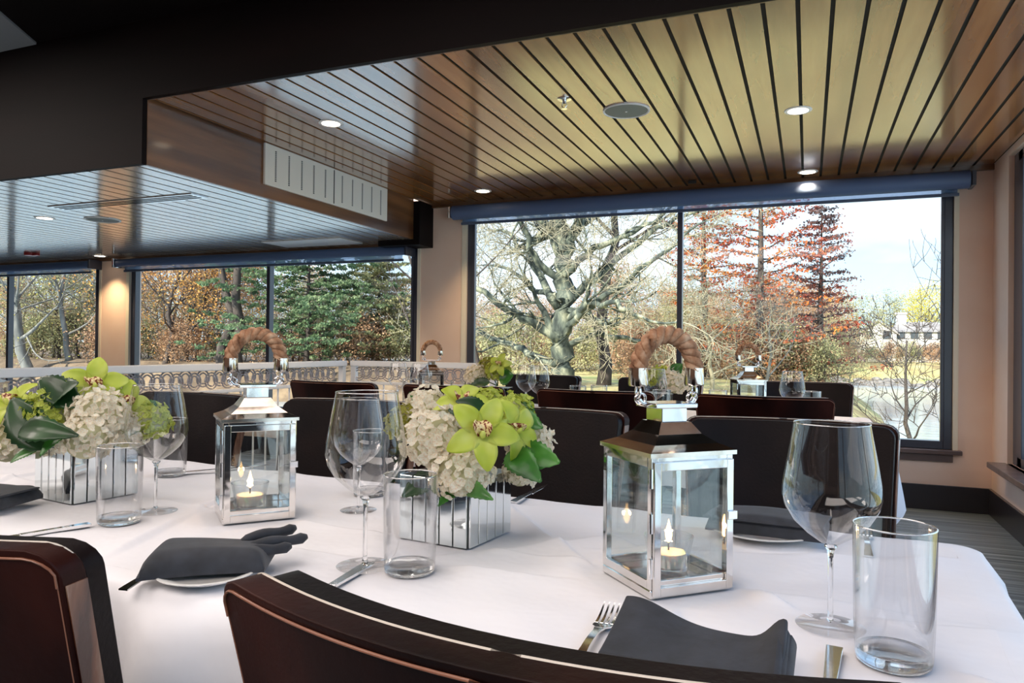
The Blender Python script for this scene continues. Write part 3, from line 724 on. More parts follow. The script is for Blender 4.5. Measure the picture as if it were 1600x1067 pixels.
for lab, px, Y in [
    ('distant tumbler above the second row chair, left of the oak trunk base', 903, 3.45),
    ('distant tumbler above the second row chair, right of the oak trunk base', 936, 3.55),
    ('distant tumbler seen over the cap of the large lantern', 1034, 3.33),
    ('distant tumbler left of the small right lantern', 1122, 3.45),
    ('distant tumbler at the right end of the second table', 1268, 3.60),
    ('distant tumbler left of the distant bouquet, by the lantern', 716, 3.50),
    ('distant tumbler at the left end of the second table', 640, 3.62)]:
    q = at(px, 600, Y); dup(tu, lab, (q.x, q.y, TZ), 0, 1.0)

# ------------------------------------------------------------------ cutlery, plates, napkins
def make_fork(label):
    b = MB(); n = 16
    def h(u, v):
        x = u * .125; w = .0042 + .0028 * max(0, 1 - u * 2.2) + .0022 * max(0, u - .9) * 10
        return (x, (v - .5) * 2 * w, .004 + .007 * math.sin(u * PI * .9))
    b.slab(h, lambda u, v: (h(u, v)[0], h(u, v)[1], h(u, v)[2] - .002), n, 2)
    b.slab(lambda u, v: (.125 + .026 * u, (v - .5) * (.010 + .013 * min(1, u * 2.5)), .0062 - .004 * u), lambda u, v: (.125 + .026 * u, (v - .5) * (.010 + .013 * min(1, u * 2.5)), .0046 - .004 * u), 8, 2)
    for k in range(4):
        y = -.0096 + k * .0064
        b.slab(lambda u, v: (.149 + .046 * u, y + (v - .5) * (.0036 - .0018 * u), .0030 + .010 * u * u), lambda u, v: (.149 + .046 * u, y + (v - .5) * (.0036 - .0018 * u), .0014 + .010 * u * u), 6, 1)
    o = b.build('fork', M['chrome_plain'], None, 50); return tag(o, label, 'fork')
def make_knife(label):
    b = MB()
    b.slab(lambda u, v: (.11 * u, (v - .5) * (.018 - .006 * u), .0065 - .001 * u), lambda u, v: (.11 * u, (v - .5) * (.018 - .006 * u), .001), 8, 2)
    b.slab(lambda u, v: (.11 + .12 * u, (v - .5) * (.016 * (1 - u ** 4 * .9)), .0045), lambda u, v: (.11 + .12 * u, (v - .5) * (.016 * (1 - u ** 4 * .9)), .002), 12, 2)
    o = b.build('knife', M['chrome_plain'], None, 40, bevel=.0006); return tag(o, label, 'knife')
def lay(o, a, c, z=TZ):              # from handle end a to tip c (pixels on the table)
    A, C_ = on(*a), on(*c); d = C_ - A; o.location = (A.x, A.y, z); o.rotation_euler = (0, 0, math.atan2(d.y, d.x)); return o
fk = lay(make_fork('fork with upright tines in the right foreground, beside the napkin'), (893, 1058), (962, 948))
lay(dup(fk, 'fork under the left foreground napkin, its handle and tines showing'), (192, 925), (385, 838))
lay(dup(fk, 'fork lying at the far right behind the tumbler'), (1357, 872), (1352, 835))
kn = lay(make_knife('knife in the right foreground beside the tumbler'), (1304, 1018), (1290, 1120)); kn.location.z = TZ
lay(dup(kn, 'knife beside the taller middle wine glass'), (578, 884), (520, 918))
lay(dup(kn, 'knife at the left edge beside the dark napkin'), (140, 822), (40, 838))
lay(dup(kn, 'knife on the cloth right of the central flower vase'), (800, 788), (838, 768))
lay(dup(kn, 'knife on the cloth behind the left lantern'), (285, 741), (335, 736))

def make_plate(label, x, y, r=.085):
    b = MB(); k = r / .085
    b.lathe([(.0003, .002), (.045 * k, .002), (.055 * k, .004), (r, .013), (r + .001, .0145), (r - .002, .0155), (.055 * k, .0075), (.0003, .006)], 40)
    o = b.build('side_plate', M['plate'], None, 50); o.location = (x, y, TZ); return tag(o, label, 'plate')
make_plate('white side plate under the left foreground napkin', -.790, .803, .068)
make_plate('white side plate under the dark napkin behind the large lantern', -.075, 1.40, .095)
make_plate('white side plate under the napkin at the left edge', -1.52, .945, .07)
make_plate('white side plate under the right foreground napkin', -.108, .790, .062)

def napkin(label, loc, rz, fn, th=.010, nu=40, nv=24, extra=None):
    t = thing('napkin', label, 'napkin', loc, rz)
    b = MB(); b.slab(fn, lambda u, v: (fn(u, v)[0], fn(u, v)[1], max(.0, fn(u, v)[2] - th)), nu, nv); b.build('folded_cloth', M['napkin'], t, 60, bevel=.002)
    if extra: extra(t)
    return t
def bump_(u, e=.12): return math.sqrt(max(0, 1 - (max(0, e - u, u - 1 + e) / e) ** 2))
# left foreground: plump folded pad with two rolled ends at the right
def fA(u, v):
    L, Wd = .165, .115
    sag = .010 * math.sin(PI * u)
    x = -L / 2 + L * u + .012 * (v - .5); y = -Wd / 2 + Wd * v * (1 - .18 * u) + .008 * math.sin(PI * u)
    z = .004 + .026 * bump_(u, .14) * bump_(v, .22) + .004 * math.sin(3 * u + 2 * v)
    return (x, y, z)
def rolls(t):
    for k, (a, c) in enumerate([((.040, .020, .026), (.118, .052, .036)), ((.050, -.002, .022), (.135, .030, .026)), ((.03, -.025, .018), (.112, .004, .020))]):
        b = MB(); A, Cc = Vector(a), Vector(c)
        pts = [A + (Cc - A) * q / 10 for q in range(11)]
        b.tube([p_ + Vector((0, 0, .002 * math.sin(q * .6))) for q, p_ in enumerate(pts)], [.004] + [.0085 - .001 * math.cos(q) for q in range(9)] + [.004], 12)
        b.build('rolled_fold', M['napkin'], t, 180)
napkin('dark napkin folded with rolled ends, left foreground on a white plate', (-.806, .825, TZ + .014), math.radians(38), fA, .028, extra=rolls)
# right foreground: slanting folded sheet with raised peak at the left back and pleat at the right
def fB(u, v):
    L, Wd = .180, .110
    x = -L / 2 + L * u; y = -Wd / 2 + Wd * v * (1 - .25 * u) + .03 * u * (1 - v) * 0
    z = .008 + .026 * (v ** 1.3) * math.exp(-((u - .06) / .30) ** 2) + .024 * v * math.exp(-((u - .98) / .10) ** 2) + .012 * v * u - .012 * (1 - v) * 0
    return (x, y, z)
def pleats(t):
    for k in range(3):
        b = MB(); x = .081 + .004 * k
        b.slab(lambda u, v: (x + .006 * math.sin(3 * v), -.050 + .075 * u, .004 + (.034 - .005 * k) * v * (.35 + .65 * u)), lambda u, v: (x + .004 + .006 * math.sin(3 * v), -.050 + .075 * u, .004 + (.034 - .005 * k) * v * (.35 + .65 * u)), 8, 8)
        b.build('pleat', M['napkin'], t, 60)
napkin('dark napkin in the right foreground with a raised corner and pleated end', (-.108, .790, TZ + .014), math.radians(-2), fB, .012, extra=pleats)
def fC(u, v):
    L, Wd = .20, .12; return (-L / 2 + L * u, -Wd / 2 + Wd * v, .004 + .022 * bump_(u, .10) * bump_(v, .15) + .004 * math.sin(7 * v + u))
def layers(t):
    b = MB(); b.slab(lambda u, v: (-.105 + .2 * u + .01 * v, -.065 + .11 * v, .026 + .008 * math.sin(PI * u) * bump_(v, .2)), lambda u, v: (-.105 + .2 * u + .01 * v, -.065 + .11 * v, .022), 20, 10); b.build('top_fold', M['napkin'], t, 60, bevel=.002)
napkin('dark napkin folded flat on a plate, behind the large lantern to its right', (-.065, 1.40, TZ + .013), math.radians(-4), fC, .024, extra=layers)
napkin('dark napkin folded flat at the left edge of the nearest table', (-1.55, .955, TZ + .012), math.radians(18), fC, .024, extra=layers)

# ------------------------------------------------------------------ flowers
def make_vase(label, loc, rz):
    t = thing('mirror_vase', label, 'vase', loc, rz); a = .070; H = .112
    b = MB(); b.box(-a, a, -a, a, 0, H); b.build('vase_core', M['mirror_gap'], t)
    n = 5
    for k in range(4):
        for i in range(n):
            w = 2 * a / n; b = MB(); x0 = -a + i * w + .0012; x1 = x0 + w - .0024
            if k == 0: b.box(x0, x1, -a - .004, -a, 0.001, H)
            if k == 1: b.box(x0, x1, a, a + .004, 0.001, H)
            if k == 2: b.box(-a - .004, -a, x0, x1, 0.001, H)
            if k == 3: b.box(a, a + .004, x0, x1, 0.001, H)
            b.build('mirror_strip', M['mirror'], t, bevel=.0012)
    return t
def petal_grid(b, org, ax, side, up, L, Wd, cup=.25, nu=3, nv=2, tip=.0, curl=0):
    def f(u, v):
        s_ = (v - .5) * 2; w = Wd * (math.sin(PI * min(1, .12 + u * (.88 - tip * .0))) ** .6 if u < .98 else .12)
        return org + ax * (L * u) + side * (s_ * w) + up * (cup * L * (u - u * u * (1 + curl)) + cup * Wd * s_ * s_ * .6)
    b.grid(f, nu, nv)
def basis(n):
    n = Vector(n).normalized(); a = n.cross(ZZ)
    if a.length < .1: a = n.cross(Vector((1, 0, 0)))
    a.normalize(); return n, a, n.cross(a)
def hydrangea_mesh(seed, nfl=165):
    rnd = random.Random(seed); b = MB(); N = nfl
    for i in range(N):
        z = 1 - 2 * (i + .5) / N
        if z < -.65: continue
        q = i * 2.39996; r = math.sqrt(1 - z * z); n0 = Vector((r * math.cos(q), r * math.sin(q), z))
        lump = 1 + .09 * math.sin(4 * q + seed) * math.sin(4 * z + seed)
        n = (n0 + Vector([rnd.uniform(-.55, .55) for _ in range(3)])).normalized()
        c = n0 * rnd.uniform(.78, 1.04) * lump
        n, a, bb = basis(n); rot = rnd.random() * 6; pz = rnd.uniform(.85, 1.25)
        for k in range(4):
            t_ = rot + k * PI / 2 + rnd.uniform(-.15, .15); ax = a * math.cos(t_) + bb * math.sin(t_); sd = n.cross(ax)
            petal_grid(b, c, (ax + n * rnd.uniform(.05, .75)).normalized(), sd, n, .185 * pz, .100 * pz, .35, 3, 2)
    return b
def ico_core(r):
    vs, fs = [], []; nu, nv = 12, 8
    for i in range(nv + 1):
        for j in range(nu):
            th = PI * i / nv; q = 2 * PI * j / nu; vs.append((r * math.sin(th) * math.cos(q), r * math.sin(th) * math.sin(q), r * math.cos(th)))
    for i in range(nv):
        for j in range(nu): fs.append((i * nu + j, (i + 1) * nu + j, (i + 1) * nu + (j + 1) % nu, i * nu + (j + 1) % nu))
    return vs, fs
HY = {}; M['bloom_core'] = pmat('bloom_core', (.55, .54, .34), .8)
def hydrangea(kind, label, c, r, base, matname):
    key = (kind, matname)
    if key not in HY:
        t = thing('hydrangea_bloom', label, 'flower')
        hydrangea_mesh(kind).build('petals', M[matname], t, 180); c_ = MB(); c_.add(*ico_core(.80)); c_.build('core', M['bloom_core'], t, 180)
        HY[key] = t
    else:
        t = dup(HY[key], label)
        for ch_ in list(t.children):
            if ch_.name.startswith('stem'): bpy.data.objects.remove(ch_)
    t.location = c; t.scale = (r, r, r)
    t.rotation_euler = (random.uniform(-.3, .3), random.uniform(-.3, .3), random.uniform(0, 6))
    b = MB(); d = (Vector(base) - Vector(c)) / r; mrot = t.rotation_euler.to_matrix().inverted(); d = mrot @ d
    b.tube([d * .5, d * .75, d], .05, 6); b.build('stem', M['stem'], t, 60)
    return t
def orchid(label, c, n, sz, roll=0):
    t = thing('orchid_bloom', label, 'flower', c); n, a, bb = basis(n)
    for k in range(5):
        ang = roll + PI / 2 + k * 2 * PI / 5
        ax = (a * math.cos(ang) + bb * math.sin(ang)); ax = (ax + n * .18).normalized(); sd = n.cross(ax).normalized(); b = MB()
        def f(u, v, ax=ax, sd=sd):
            s_ = (v - .5) * 2; w = sz * .30 * (math.sin(PI * (.08 + .90 * u)) ** .75)
            return ax * (sz * u) + sd * (s_ * w) + n * (sz * (.16 * math.sin(PI * u * .9) - .14 * u * u + .10 * s_ * s_ * math.sin(PI * u)))
        b.slab(f, lambda u, v: Vector(f(u, v)) - n * .0012, 12, 6); b.build('petal', M['orchid'], t, 180)
    b = MB()
    def lip(u, v):
        s_ = (v - .5) * 2; w = sz * .20 * (.7 + .5 * math.sin(PI * u)); dn = (a * math.cos(roll - PI / 2) + bb * math.sin(roll - PI / 2))
        return dn * (sz * (.42 * u - .12)) + a * (s_ * w) + n * (sz * (.36 * math.sin(PI * min(1, u * .75 + .12)) - .22 * (1 - s_ * s_) * (1 - u) + .12 * s_ * s_ + .02 * math.sin(9 * s_) * u))
    b.slab(lip, lambda u, v: Vector(lip(u, v)) - n * .001, 12, 10); b.build('lip', M['orchid_lip'], t, 180)
    b = MB(); b.tube([n * sz * .05, n * sz * .28 + bb * sz * .10, n * sz * .42 + bb * sz * .04], [sz * .07, sz * .08, sz * .05], 8); b.build('column', M['orchid'], t, 180)
    return t
def leafmesh(name, mat, b_, tip, up, w, parent=None, serr=.0):
    A = Vector(b_); d = Vector(tip) - A; L = d.length; ax = d.normalized(); sd = ax.cross(Vector(up)).normalized(); nn = sd.cross(ax)
    b = MB()
    def f(u, v):
        s_ = (v - .5) * 2; ww = w * (math.sin(PI * (.03 + .95 * u ** .8)) ** .85) * (1 + (.07 * ((int(u * 17) % 2) * 2 - 1) if abs(s_) > .9 else 0))
        return ax * (L * u) + sd * (s_ * ww) + nn * (L * .12 * math.sin(PI * u) - .22 * ww * (1 - abs(s_)) + .004 * math.sin(u * 20) * abs(s_) * w * 10 * .1)
    b.slab(f, lambda u, v: Vector(f(u, v)) - nn * .0008, 18, 6)
    o = b.build(name, mat, parent, 180); o.location = A; return o
def leaf(label, b_, tip, up, w, dark=False):
    return tag(leafmesh('garden_leaf', M['leaf_dark' if dark else 'leaf'], b_, tip, up, w), label, 'leaf')

# ---- central bouquet
VC = Vector((-.582, 1.176, TZ)); make_vase('square mirrored vase under the central flowers', VC, math.radians(-7))
VB = VC + Vector((0, 0, .125))
def put(px, py, Y): return at(px, py, Y)
hydrangea(1, 'white and pink hydrangea on the left front of the central bouquet', put(682, 690, 1.09), .056, VB, 'petal_white')
hydrangea(2, 'creamy white hydrangea lowest in the central bouquet', put(722, 737, 1.08), .050, VB, 'petal_white')
hydrangea(1, 'pinkish hydrangea at the back left of the central bouquet', put(668, 640, 1.17), .040, VB, 'petal_white')
hydrangea(2, 'white hydrangea at the right side of the central bouquet, above the big leaf', put(828, 690, 1.24), .040, VB, 'petal_white')
hydrangea(1, 'small white hydrangea below the big leaf, right of the central vase', put(812, 738, 1.21), .030, VB, 'petal_white')
hydrangea(3, 'olive green hydrangea at the left edge of the central bouquet', put(634, 664, 1.15), .036, VB, 'petal_olive')
hydrangea(4, 'lime green hydrangea at the upper right of the central bouquet', put(800, 655, 1.20), .044, VB, 'petal_green')
hydrangea(3, 'green hydrangea at the top of the central bouquet behind the orchids', put(765, 636, 1.22), .034, VB, 'petal_green')
vw = Vector((0, 0, EYE)) - VB; vw.normalize()
orchid('large lime orchid with a spotted red lip facing out of the central bouquet', put(752, 676, 1.045), vw + Vector((.1, 0, .12)), .062, .15)
orchid('lime orchid at the right of the central bouquet, turned away', put(800, 672, 1.12), vw + Vector((.9, .3, .3)), .055, .9)
orchid('lime orchid standing up at the top of the central bouquet', put(722, 632, 1.16), vw + Vector((-.1, .2, 1.0)), .055, .1)
leaf('large bright green serrated leaf pointing right from the central bouquet', put(800, 715, 1.14), put(874, 722, 1.10), (0, -.8, .6), .030)
leaf('green leaf hanging below the right of the central bouquet', put(795, 705, 1.12), put(845, 752, 1.06), (0, -.8, .6), .024)
leaf('green leaf at the right edge of the central bouquet, above the white bloom', put(800, 650, 1.18), put(848, 668, 1.16), (0, -.8, .6), .020)
leaf('green leaf at the upper right of the central bouquet', put(790, 640, 1.2), put(835, 640, 1.2), (0, -.8, .6), .018)
leaf('dark leaf among the blooms at the top of the central bouquet', put(745, 650, 1.12), put(700, 640, 1.10), (0, -.7, .7), .018, True)
leaf('very dark leaf just under the top orchid of the central bouquet', put(760, 640, 1.14), put(712, 626, 1.12), (0, -.7, .7), .016, True)
leaf('green leaf curling over the front rim of the central vase', put(735, 762, 1.09), put(770, 780, 1.0), (0, -.9, .4), .014)
leaf('small leaf over the vase rim at the left of the central bouquet', put(720, 765, 1.10), put(685, 790, 1.04), (0, -.9, .4), .012)
leaf('dark leaf hanging at the left of the central vase behind the tumbler', put(690, 740, 1.13), put(628, 775, 1.10), (0, -.8, .5), .022, True)
leaf('upright pale leaf tip at the back left of the central bouquet', put(655, 650, 1.2), put(640, 612, 1.2), (0, -1, .1), .010)

# ---- left bouquet
VC2 = Vector((-1.470, 1.140, TZ)); make_vase('square mirrored vase under the flowers at the left', VC2, math.radians(-8)); VB2 = VC2 + Vector((0, 0, .125))
hydrangea(1, 'white hydrangea in the middle of the left bouquet, under the orchid', put(155, 650, 1.06), .055, VB2, 'petal_white')
hydrangea(2, 'white hydrangea lowest in the left bouquet over the vase rim', put(135, 685, 1.02), .050, VB2, 'petal_white')
hydrangea(1, 'white hydrangea of the left bouquet seen through the wine glass', put(195, 672, 1.12), .045, VB2, 'petal_white')
hydrangea(2, 'cream hydrangea at the left edge of the photo in the left bouquet', put(12, 690, 1.06), .055, VB2, 'petal_white')
hydrangea(3, 'yellow green hydrangea with small buds at the left of the left bouquet', put(80, 646, 1.03), .048, VB2, 'petal_green')
hydrangea(4, 'lime hydrangea at the right edge of the left bouquet, behind the wine glass', put(234, 660, 1.16), .042, VB2, 'petal_green')
vw2 = Vector((0, 0, EYE)) - VB2; vw2.normalize()
orchid('bright lime orchid with a brown lip at the top of the left bouquet', put(148, 604, 1.08), vw2 + Vector((0, 0, .3)), .066, .5)
orchid('lime orchid opening to the right in the left bouquet', put(192, 632, 1.12), vw2 + Vector((.9, .2, .5)), .060, .2)
orchid('yellow green orchid at the left edge of the left bouquet', put(24, 634, 1.06), vw2 + Vector((-.8, 0, .5)), .066, .3)
leaf('dark serrated leaf above the yellow green bloom of the left bouquet', put(122, 634, 1.03), put(62, 590, 1.03), (0, -.8, .6), .030, True)
leaf('broad dark leaf standing beside the orchid of the left bouquet', put(85, 632, 1.04), put(122, 598, 1.02), (0, -.8, .6), .032, True)
leaf('large dark leaf at the left of the left bouquet', put(72, 700, .99), put(18, 622, .99), (.3, -.8, .3), .040, True)
leaf('dark leaf under the yellow green bloom of the left bouquet', put(30, 672, .97), put(122, 680, .96), (0, -.8, .4), .026, True)
leaf('pale green leaf reaching down over the left vase', put(110, 670, .99), put(62, 712, .95), (0, -.7, .7), .020)
leaf('green leaf pointing down at the left of the left vase', put(60, 700, 1.0), put(16, 722, .97), (0, -.7, .7), .016)
leaf('bright green upright leaf left of the top orchid in the left bouquet', put(118, 622, 1.1), put(112, 596, 1.1), (0, -1, .1), .018)
leaf('green leaf in the wine glass at the right of the left bouquet', put(210, 650, 1.16), put(248, 628, 1.18), (0, -.8, .5), .022)

# ---- distant bouquets
VC3 = Vector((-1.585, 3.70, TZ)); make_vase('distant mirrored vase under the bouquet near the tan column', VC3, .2); VB3 = VC3 + Vector((0, 0, .12))
hydrangea(1, 'cream hydrangea of the distant bouquet near the tan column', put(745, 588, 3.66), .065, VB3, 'petal_white')
hydrangea(4, 'yellow green hydrangea of the distant bouquet near the tan column', put(778, 580, 3.66), .065, VB3, 'petal_green')
hydrangea(3, 'olive bloom in the middle of the distant bouquet near the tan column', put(762, 574, 3.72), .055, VB3, 'petal_olive')
orchid('yellow orchid at the top of the distant bouquet near the tan column', put(782, 570, 3.6), (0, -1, .4), .07, .4)
leaf('green leaf at the right of the distant bouquet', put(780, 592, 3.6), put(802, 585, 3.6), (0, -.9, .4), .05)
leaf('dark leaf at the base of the distant bouquet', put(765, 596, 3.6), put(735, 601, 3.6), (0, -.9, .4), .03, True)
VC4 = Vector((-.70, 3.72, TZ)); make_vase('distant mirrored vase seen through the large rope handle', VC4, .1); VB4 = VC4 + Vector((0, 0, .12))
hydrangea(1, 'white hydrangea seen through the rope handle of the large lantern', put(1054, 597, 3.70), .070, VB4, 'petal_white')
hydrangea(4, 'green hydrangea seen through the rope handle of the large lantern', put(1030, 590, 3.74), .06, VB4, 'petal_green')
leaf('bright green leaf on top of the bouquet seen through the rope handle', put(1050, 585, 3.68), put(1066, 568, 3.68), (0, -.9, .4), .035)

#EXTERIOR
# ------------------------------------------------------------------ outside: ground, lake, trees, houses
def sm(a, b_, x):
    t_ = max(0, min(1, (x - a) / (b_ - a))); return t_ * t_ * (3 - 2 * t_)
def ground_h(x, y):
    near = -.35 - .004 * y
    s_ = x - .012 * y
    w = sm(-.5, 5.0, s_)                           # right of this line the bank falls to the lake
    near = near * (1 - w) + (-3.6) * w
    lf = sm(.47, .54, -x / max(y, 1)) * (1 - sm(40, 46, y) ) * (1 - 0)
    near = near * (1 - lf) + -3.8 * lf
    near = near * (1 - sm(62, 80, y + .25 * x * (1 if x < 0 else 0))) + -3.8 * sm(62, 80, y + .25 * x * (1 if x < 0 else 0))
    far = -3.8 + 3.2 * sm(94, 108, y) + 3.5 * sm(150, 260, y) if x > -25 else -3.8 + 4.5 * sm(190, 230, y)
    return max(near, far) + .12 * math.sin(x * .9) * math.sin(y * .7)
b = MB()
xs = [-330 + 6 * i for i in range(40)] + [-90 + 2.2 * i for i in range(60)] + [42 + 8 * i for i in range(20)]
ys = [6.3 + 1.6 * i for i in range(62)] + [106 + 6 * i for i in range(35)]
b.add([(x, y, ground_h(x, y) if y > 7 else -.45) for x in xs for y in ys],
      [(i * len(ys) + j, (i + 1) * len(ys) + j, (i + 1) * len(ys) + j + 1, i * len(ys) + j + 1) for i in range(len(xs) - 1) for j in range(len(ys) - 1)])
M['ground'] = noisy(pmat('ground', (.3, .25, .12), .95), [(.20, .13, .06), (.40, .32, .13), (.50, .44, .19), (.30, .34, .11)], (.35, .35, .35), 8, .5, pos=[.3, .45, .58, .7], bscale=3, bdist=.2)
b.mi = [1 if b.v[f[0]][0] < -.50 * b.v[f[0]][1] else 0 for f in b.f]
M['litter'] = noisy(pmat('litter', (.2, .13, .08), .95), [(.08, .055, .035), (.17, .12, .075), (.28, .20, .12)], (.5, .5, .5), 8, .5, bscale=3, bdist=.2)
struct('ground', b, [M['ground'], M['litter']], smooth=180)
b = MB(); b.add([(-400, 7, -3), (260, 7, -3), (260, 420, -3), (-400, 420, -3)], [(0, 1, 2, 3)])
M['water'] = noisy(pmat('water', (.10, .17, .19), .10), [(.30, .40, .45), (.40, .50, .55)], (.05, .3, 1), 3, .25, bscale=1.2, bdist=.06)
lake = b.build('lake', M['water']); lake['kind'] = 'structure'
# shore stones
M['stone'] = noisy(pmat('stone', (.25, .22, .19), .9), [(.09, .08, .07), (.30, .27, .24)], (1.5, 1.5, 1.5), 3)
rnd = random.Random(11); b = MB()
for i in range(420):
    x = rnd.uniform(-6, 30); y = 95.5 + rnd.uniform(-1.2, 4.5); z = ground_h(x, y); r = rnd.uniform(.3, .8)
    vs, fs = ico_core(1); b.add([(x + v[0] * r * rnd.uniform(.8, 1.1), y + v[1] * r, max(z, -3.1) + v[2] * r * .55) for v in vs[::1]], fs)
o = b.build('shore_stones', M['stone']); tag(o, 'dark stones and brush lining the far bank of the lake', 'stones', kind='stuff')

def fol(name, cols, scale, pos=None):
    m = noisy(pmat(name, cols[1], .8), cols, (scale,) * 3, 3, pos=pos); translucent(m, .35); return m
M['fol_red'] = fol('fol_red', [(.10, .05, .04), (.42, .09, .05), (.62, .17, .04), (.75, .32, .06)], .55, [.32, .44, .54, .68])
M['fol_maroon'] = fol('fol_maroon', [(.12, .09, .09), (.22, .12, .10), (.40, .10, .06), (.50, .20, .08)], .7, [.35, .5, .6, .72])
M['fol_orange'] = fol('fol_orange', [(.40, .18, .07), (.80, .40, .10), (.90, .58, .18)], .8)
M['fol_rust'] = fol('fol_rust', [(.30, .17, .10), (.56, .34, .19), (.70, .48, .28)], .5)
M['fol_green'] = fol('fol_green', [(.05, .10, .05), (.14, .22, .10), (.30, .36, .18)], .8)
M['fol_yellow'] = fol('fol_yellow', [(.40, .40, .08), (.78, .68, .12), (.88, .64, .12)], .7)
M['fol_olive'] = fol('fol_olive', [(.22, .23, .12), (.42, .41, .20), (.60, .52, .27)], .6)

class Leaves:
    def __init__(s, seed): s.b = MB(); s.r = random.Random(seed)
    def clump(s, c, rad, n, sz, flat=1.0):
        r = s.r; c = Vector(c)
        for _ in range(n):
            p_ = c + Vector((r.gauss(0, rad * .5), r.gauss(0, rad * .5), r.gauss(0, rad * .5 * flat)))
            a = Vector((r.uniform(-1, 1), r.uniform(-1, 1), r.uniform(-1, 1))).normalized(); q = a.cross(Vector((r.uniform(-1, 1), r.uniform(-1, 1), r.uniform(-1, 1)))).normalized()
            z = sz * r.uniform(.6, 1.3); s.b.add([p_ - a * z * .5, p_ + q * z * .3, p_ + a * z * .5, p_ - q * z * .3], [(0, 1, 2, 3)])
def grow(b, bt, p, d, r, L, lev, R, tips, up=.1, wob=.25, kids=(3, 5), thin=.012, shrink=.62):
    n = 5; pts = [Vector(p)]; d = Vector(d).normalized(); rr = [r]
    for i in range(n):
        d = (d + Vector((R.gauss(0, wob), R.gauss(0, wob), R.gauss(0, wob) + up)) * .5).normalized()
        pts.append(pts[-1] + d * L / n); rr.append(max(thin * .6, r * (1 - .55 * (i + 1) / n)))
    (b if r > thin * 2.6 else bt).tube(pts, rr, 7 if r > .1 else (5 if r > .04 else 3), cap=False)
    if lev <= 0: tips.append(pts[-1]); return
    for k in range(R.randint(*kids)):
        i = R.randint(1, n); q = pts[i]
        ax = (pts[i] - pts[i - 1]).normalized(); side = Vector((R.gauss(0, 1), R.gauss(0, 1), R.gauss(0, 1))); side = (side - ax * side.dot(ax)).normalized()
        nd = (ax * R.uniform(.35, .9) + side * R.uniform(.6, 1.0)).normalized()
        grow(b, bt, q, nd, max(thin, rr[i] * R.uniform(.45, .68)), L * R.uniform(.5, .8) * shrink / .62, lev - 1, R, tips, up, wob, kids, thin, shrink)
    grow(b, bt, pts[-1], d, rr[-1], L * shrink, lev - 1, R, tips, up, wob, kids, thin, shrink)

def make_tree(name, label, seed, h, r, barkm, folm=None, lev=4, nleaf=8, lsz=.3, crad=.9, first=.25, lean=(0, 0), twigm=None, spread=.45, kids=(2, 4), group=None, nb=9, up=.12):
    R = random.Random(seed); t = thing(name, label, 'tree', (0, 0, 0), 0, group); b = MB(); bt = MB(); tips = []
    n = 9; pts = [Vector((0, 0, -.4))]
    for i in range(n): pts.append(pts[-1] + Vector((R.gauss(0, .02) * h + lean[0] * h / n, R.gauss(0, .02) * h + lean[1] * h / n, (h * .86 + .4) / n)))
    rr = [r * (1.25 if i == 0 else 1) * (1 - .75 * i / n) for i in range(n + 1)]; b.tube(pts, rr, 9)
    for k in range(nb):
        f_ = first + (1 - first) * (k + R.random()) / nb; i = min(n - 1, int(f_ * n)); q = pts[i].lerp(pts[i + 1], f_ * n - i)
        an = k * 2.4 + R.random(); d = Vector((math.cos(an), math.sin(an), R.uniform(.2, .9) + .5 * f_))
        grow(b, bt, q, d, rr[i] * R.uniform(.35, .6), h * spread * (1.1 - .6 * f_) * R.uniform(.7, 1.1), lev - 1, R, tips, up, .22, kids)
    tr_ = b.build('trunk_and_limbs', barkm, t, 180)
    if bt.v: bt.build('twigs', twigm or barkm, t, 180)
    if folm:
        lv = Leaves(seed)
        for p_ in tips: lv.clump(p_, crad, nleaf, lsz)
        lv.b.build('foliage', folm, t)
    return t
def plant(t, px, Y, sc=1, rz=None, sink=.1):
    p_ = at(px, 547, Y); t.location = (p_.x, p_.y, ground_h(p_.x, p_.y) - sink); t.scale = (sc,) * 3
    if rz is not None: t.rotation_euler = (0, 0, rz)
    return t

# ---- big bare oak in the main window
R = random.Random(5); t = thing('oak_tree', 'big bare oak with heavy lichen-grey limbs filling the left half of the big window', 'tree', (-8.48, 26, -.45)); O_ = t.location
b = MB(); bt = MB(); tips = []
def pl(pts, r0, r1, yoff=0, sub=6, subL=2.2, lev=3, nd=.5):
    pts = [Vector(p_) - O_ for p_ in pts]; dense = []
    for i in range(len(pts) - 1):
        for q in range(4): dense.append(pts[i].lerp(pts[i + 1], q / 4) + Vector((R.gauss(0, .05), R.gauss(0, .06), R.gauss(0, .05))))
    dense.append(pts[-1]); n = len(dense)
    for i in range(n): dense[i].y += yoff * i / n
    rr = [r0 + (r1 - r0) * i / (n - 1) for i in range(n)]; b.tube(dense, rr, 9)
    for k in range(sub):
        i = R.randint(n // 4, n - 1); ax = (dense[i] - dense[i - 1]).normalized(); side = Vector((R.gauss(0, 1), R.gauss(0, 1), R.gauss(.1, 1))).normalized()
        grow(b, bt, dense[i], ax * .6 + side, rr[i] * .5, subL * R.uniform(.6, 1.3), lev, R, tips, .05, .35, (2, 4), .012)
    grow(b, bt, dense[-1], dense[-1] - dense[-2], r1, subL, lev, R, tips, .03, .3, (3, 4), .012)
pl([(-8.47, 26, -.6), (-8.47, 26, -.2), (-8.54, 26, 1.6), (-8.46, 26, 3.3), (-8.53, 26, 4.7), (-8.74, 26, 6.0), (-8.81, 26, 8.4)], .50, .26, 0, 5)
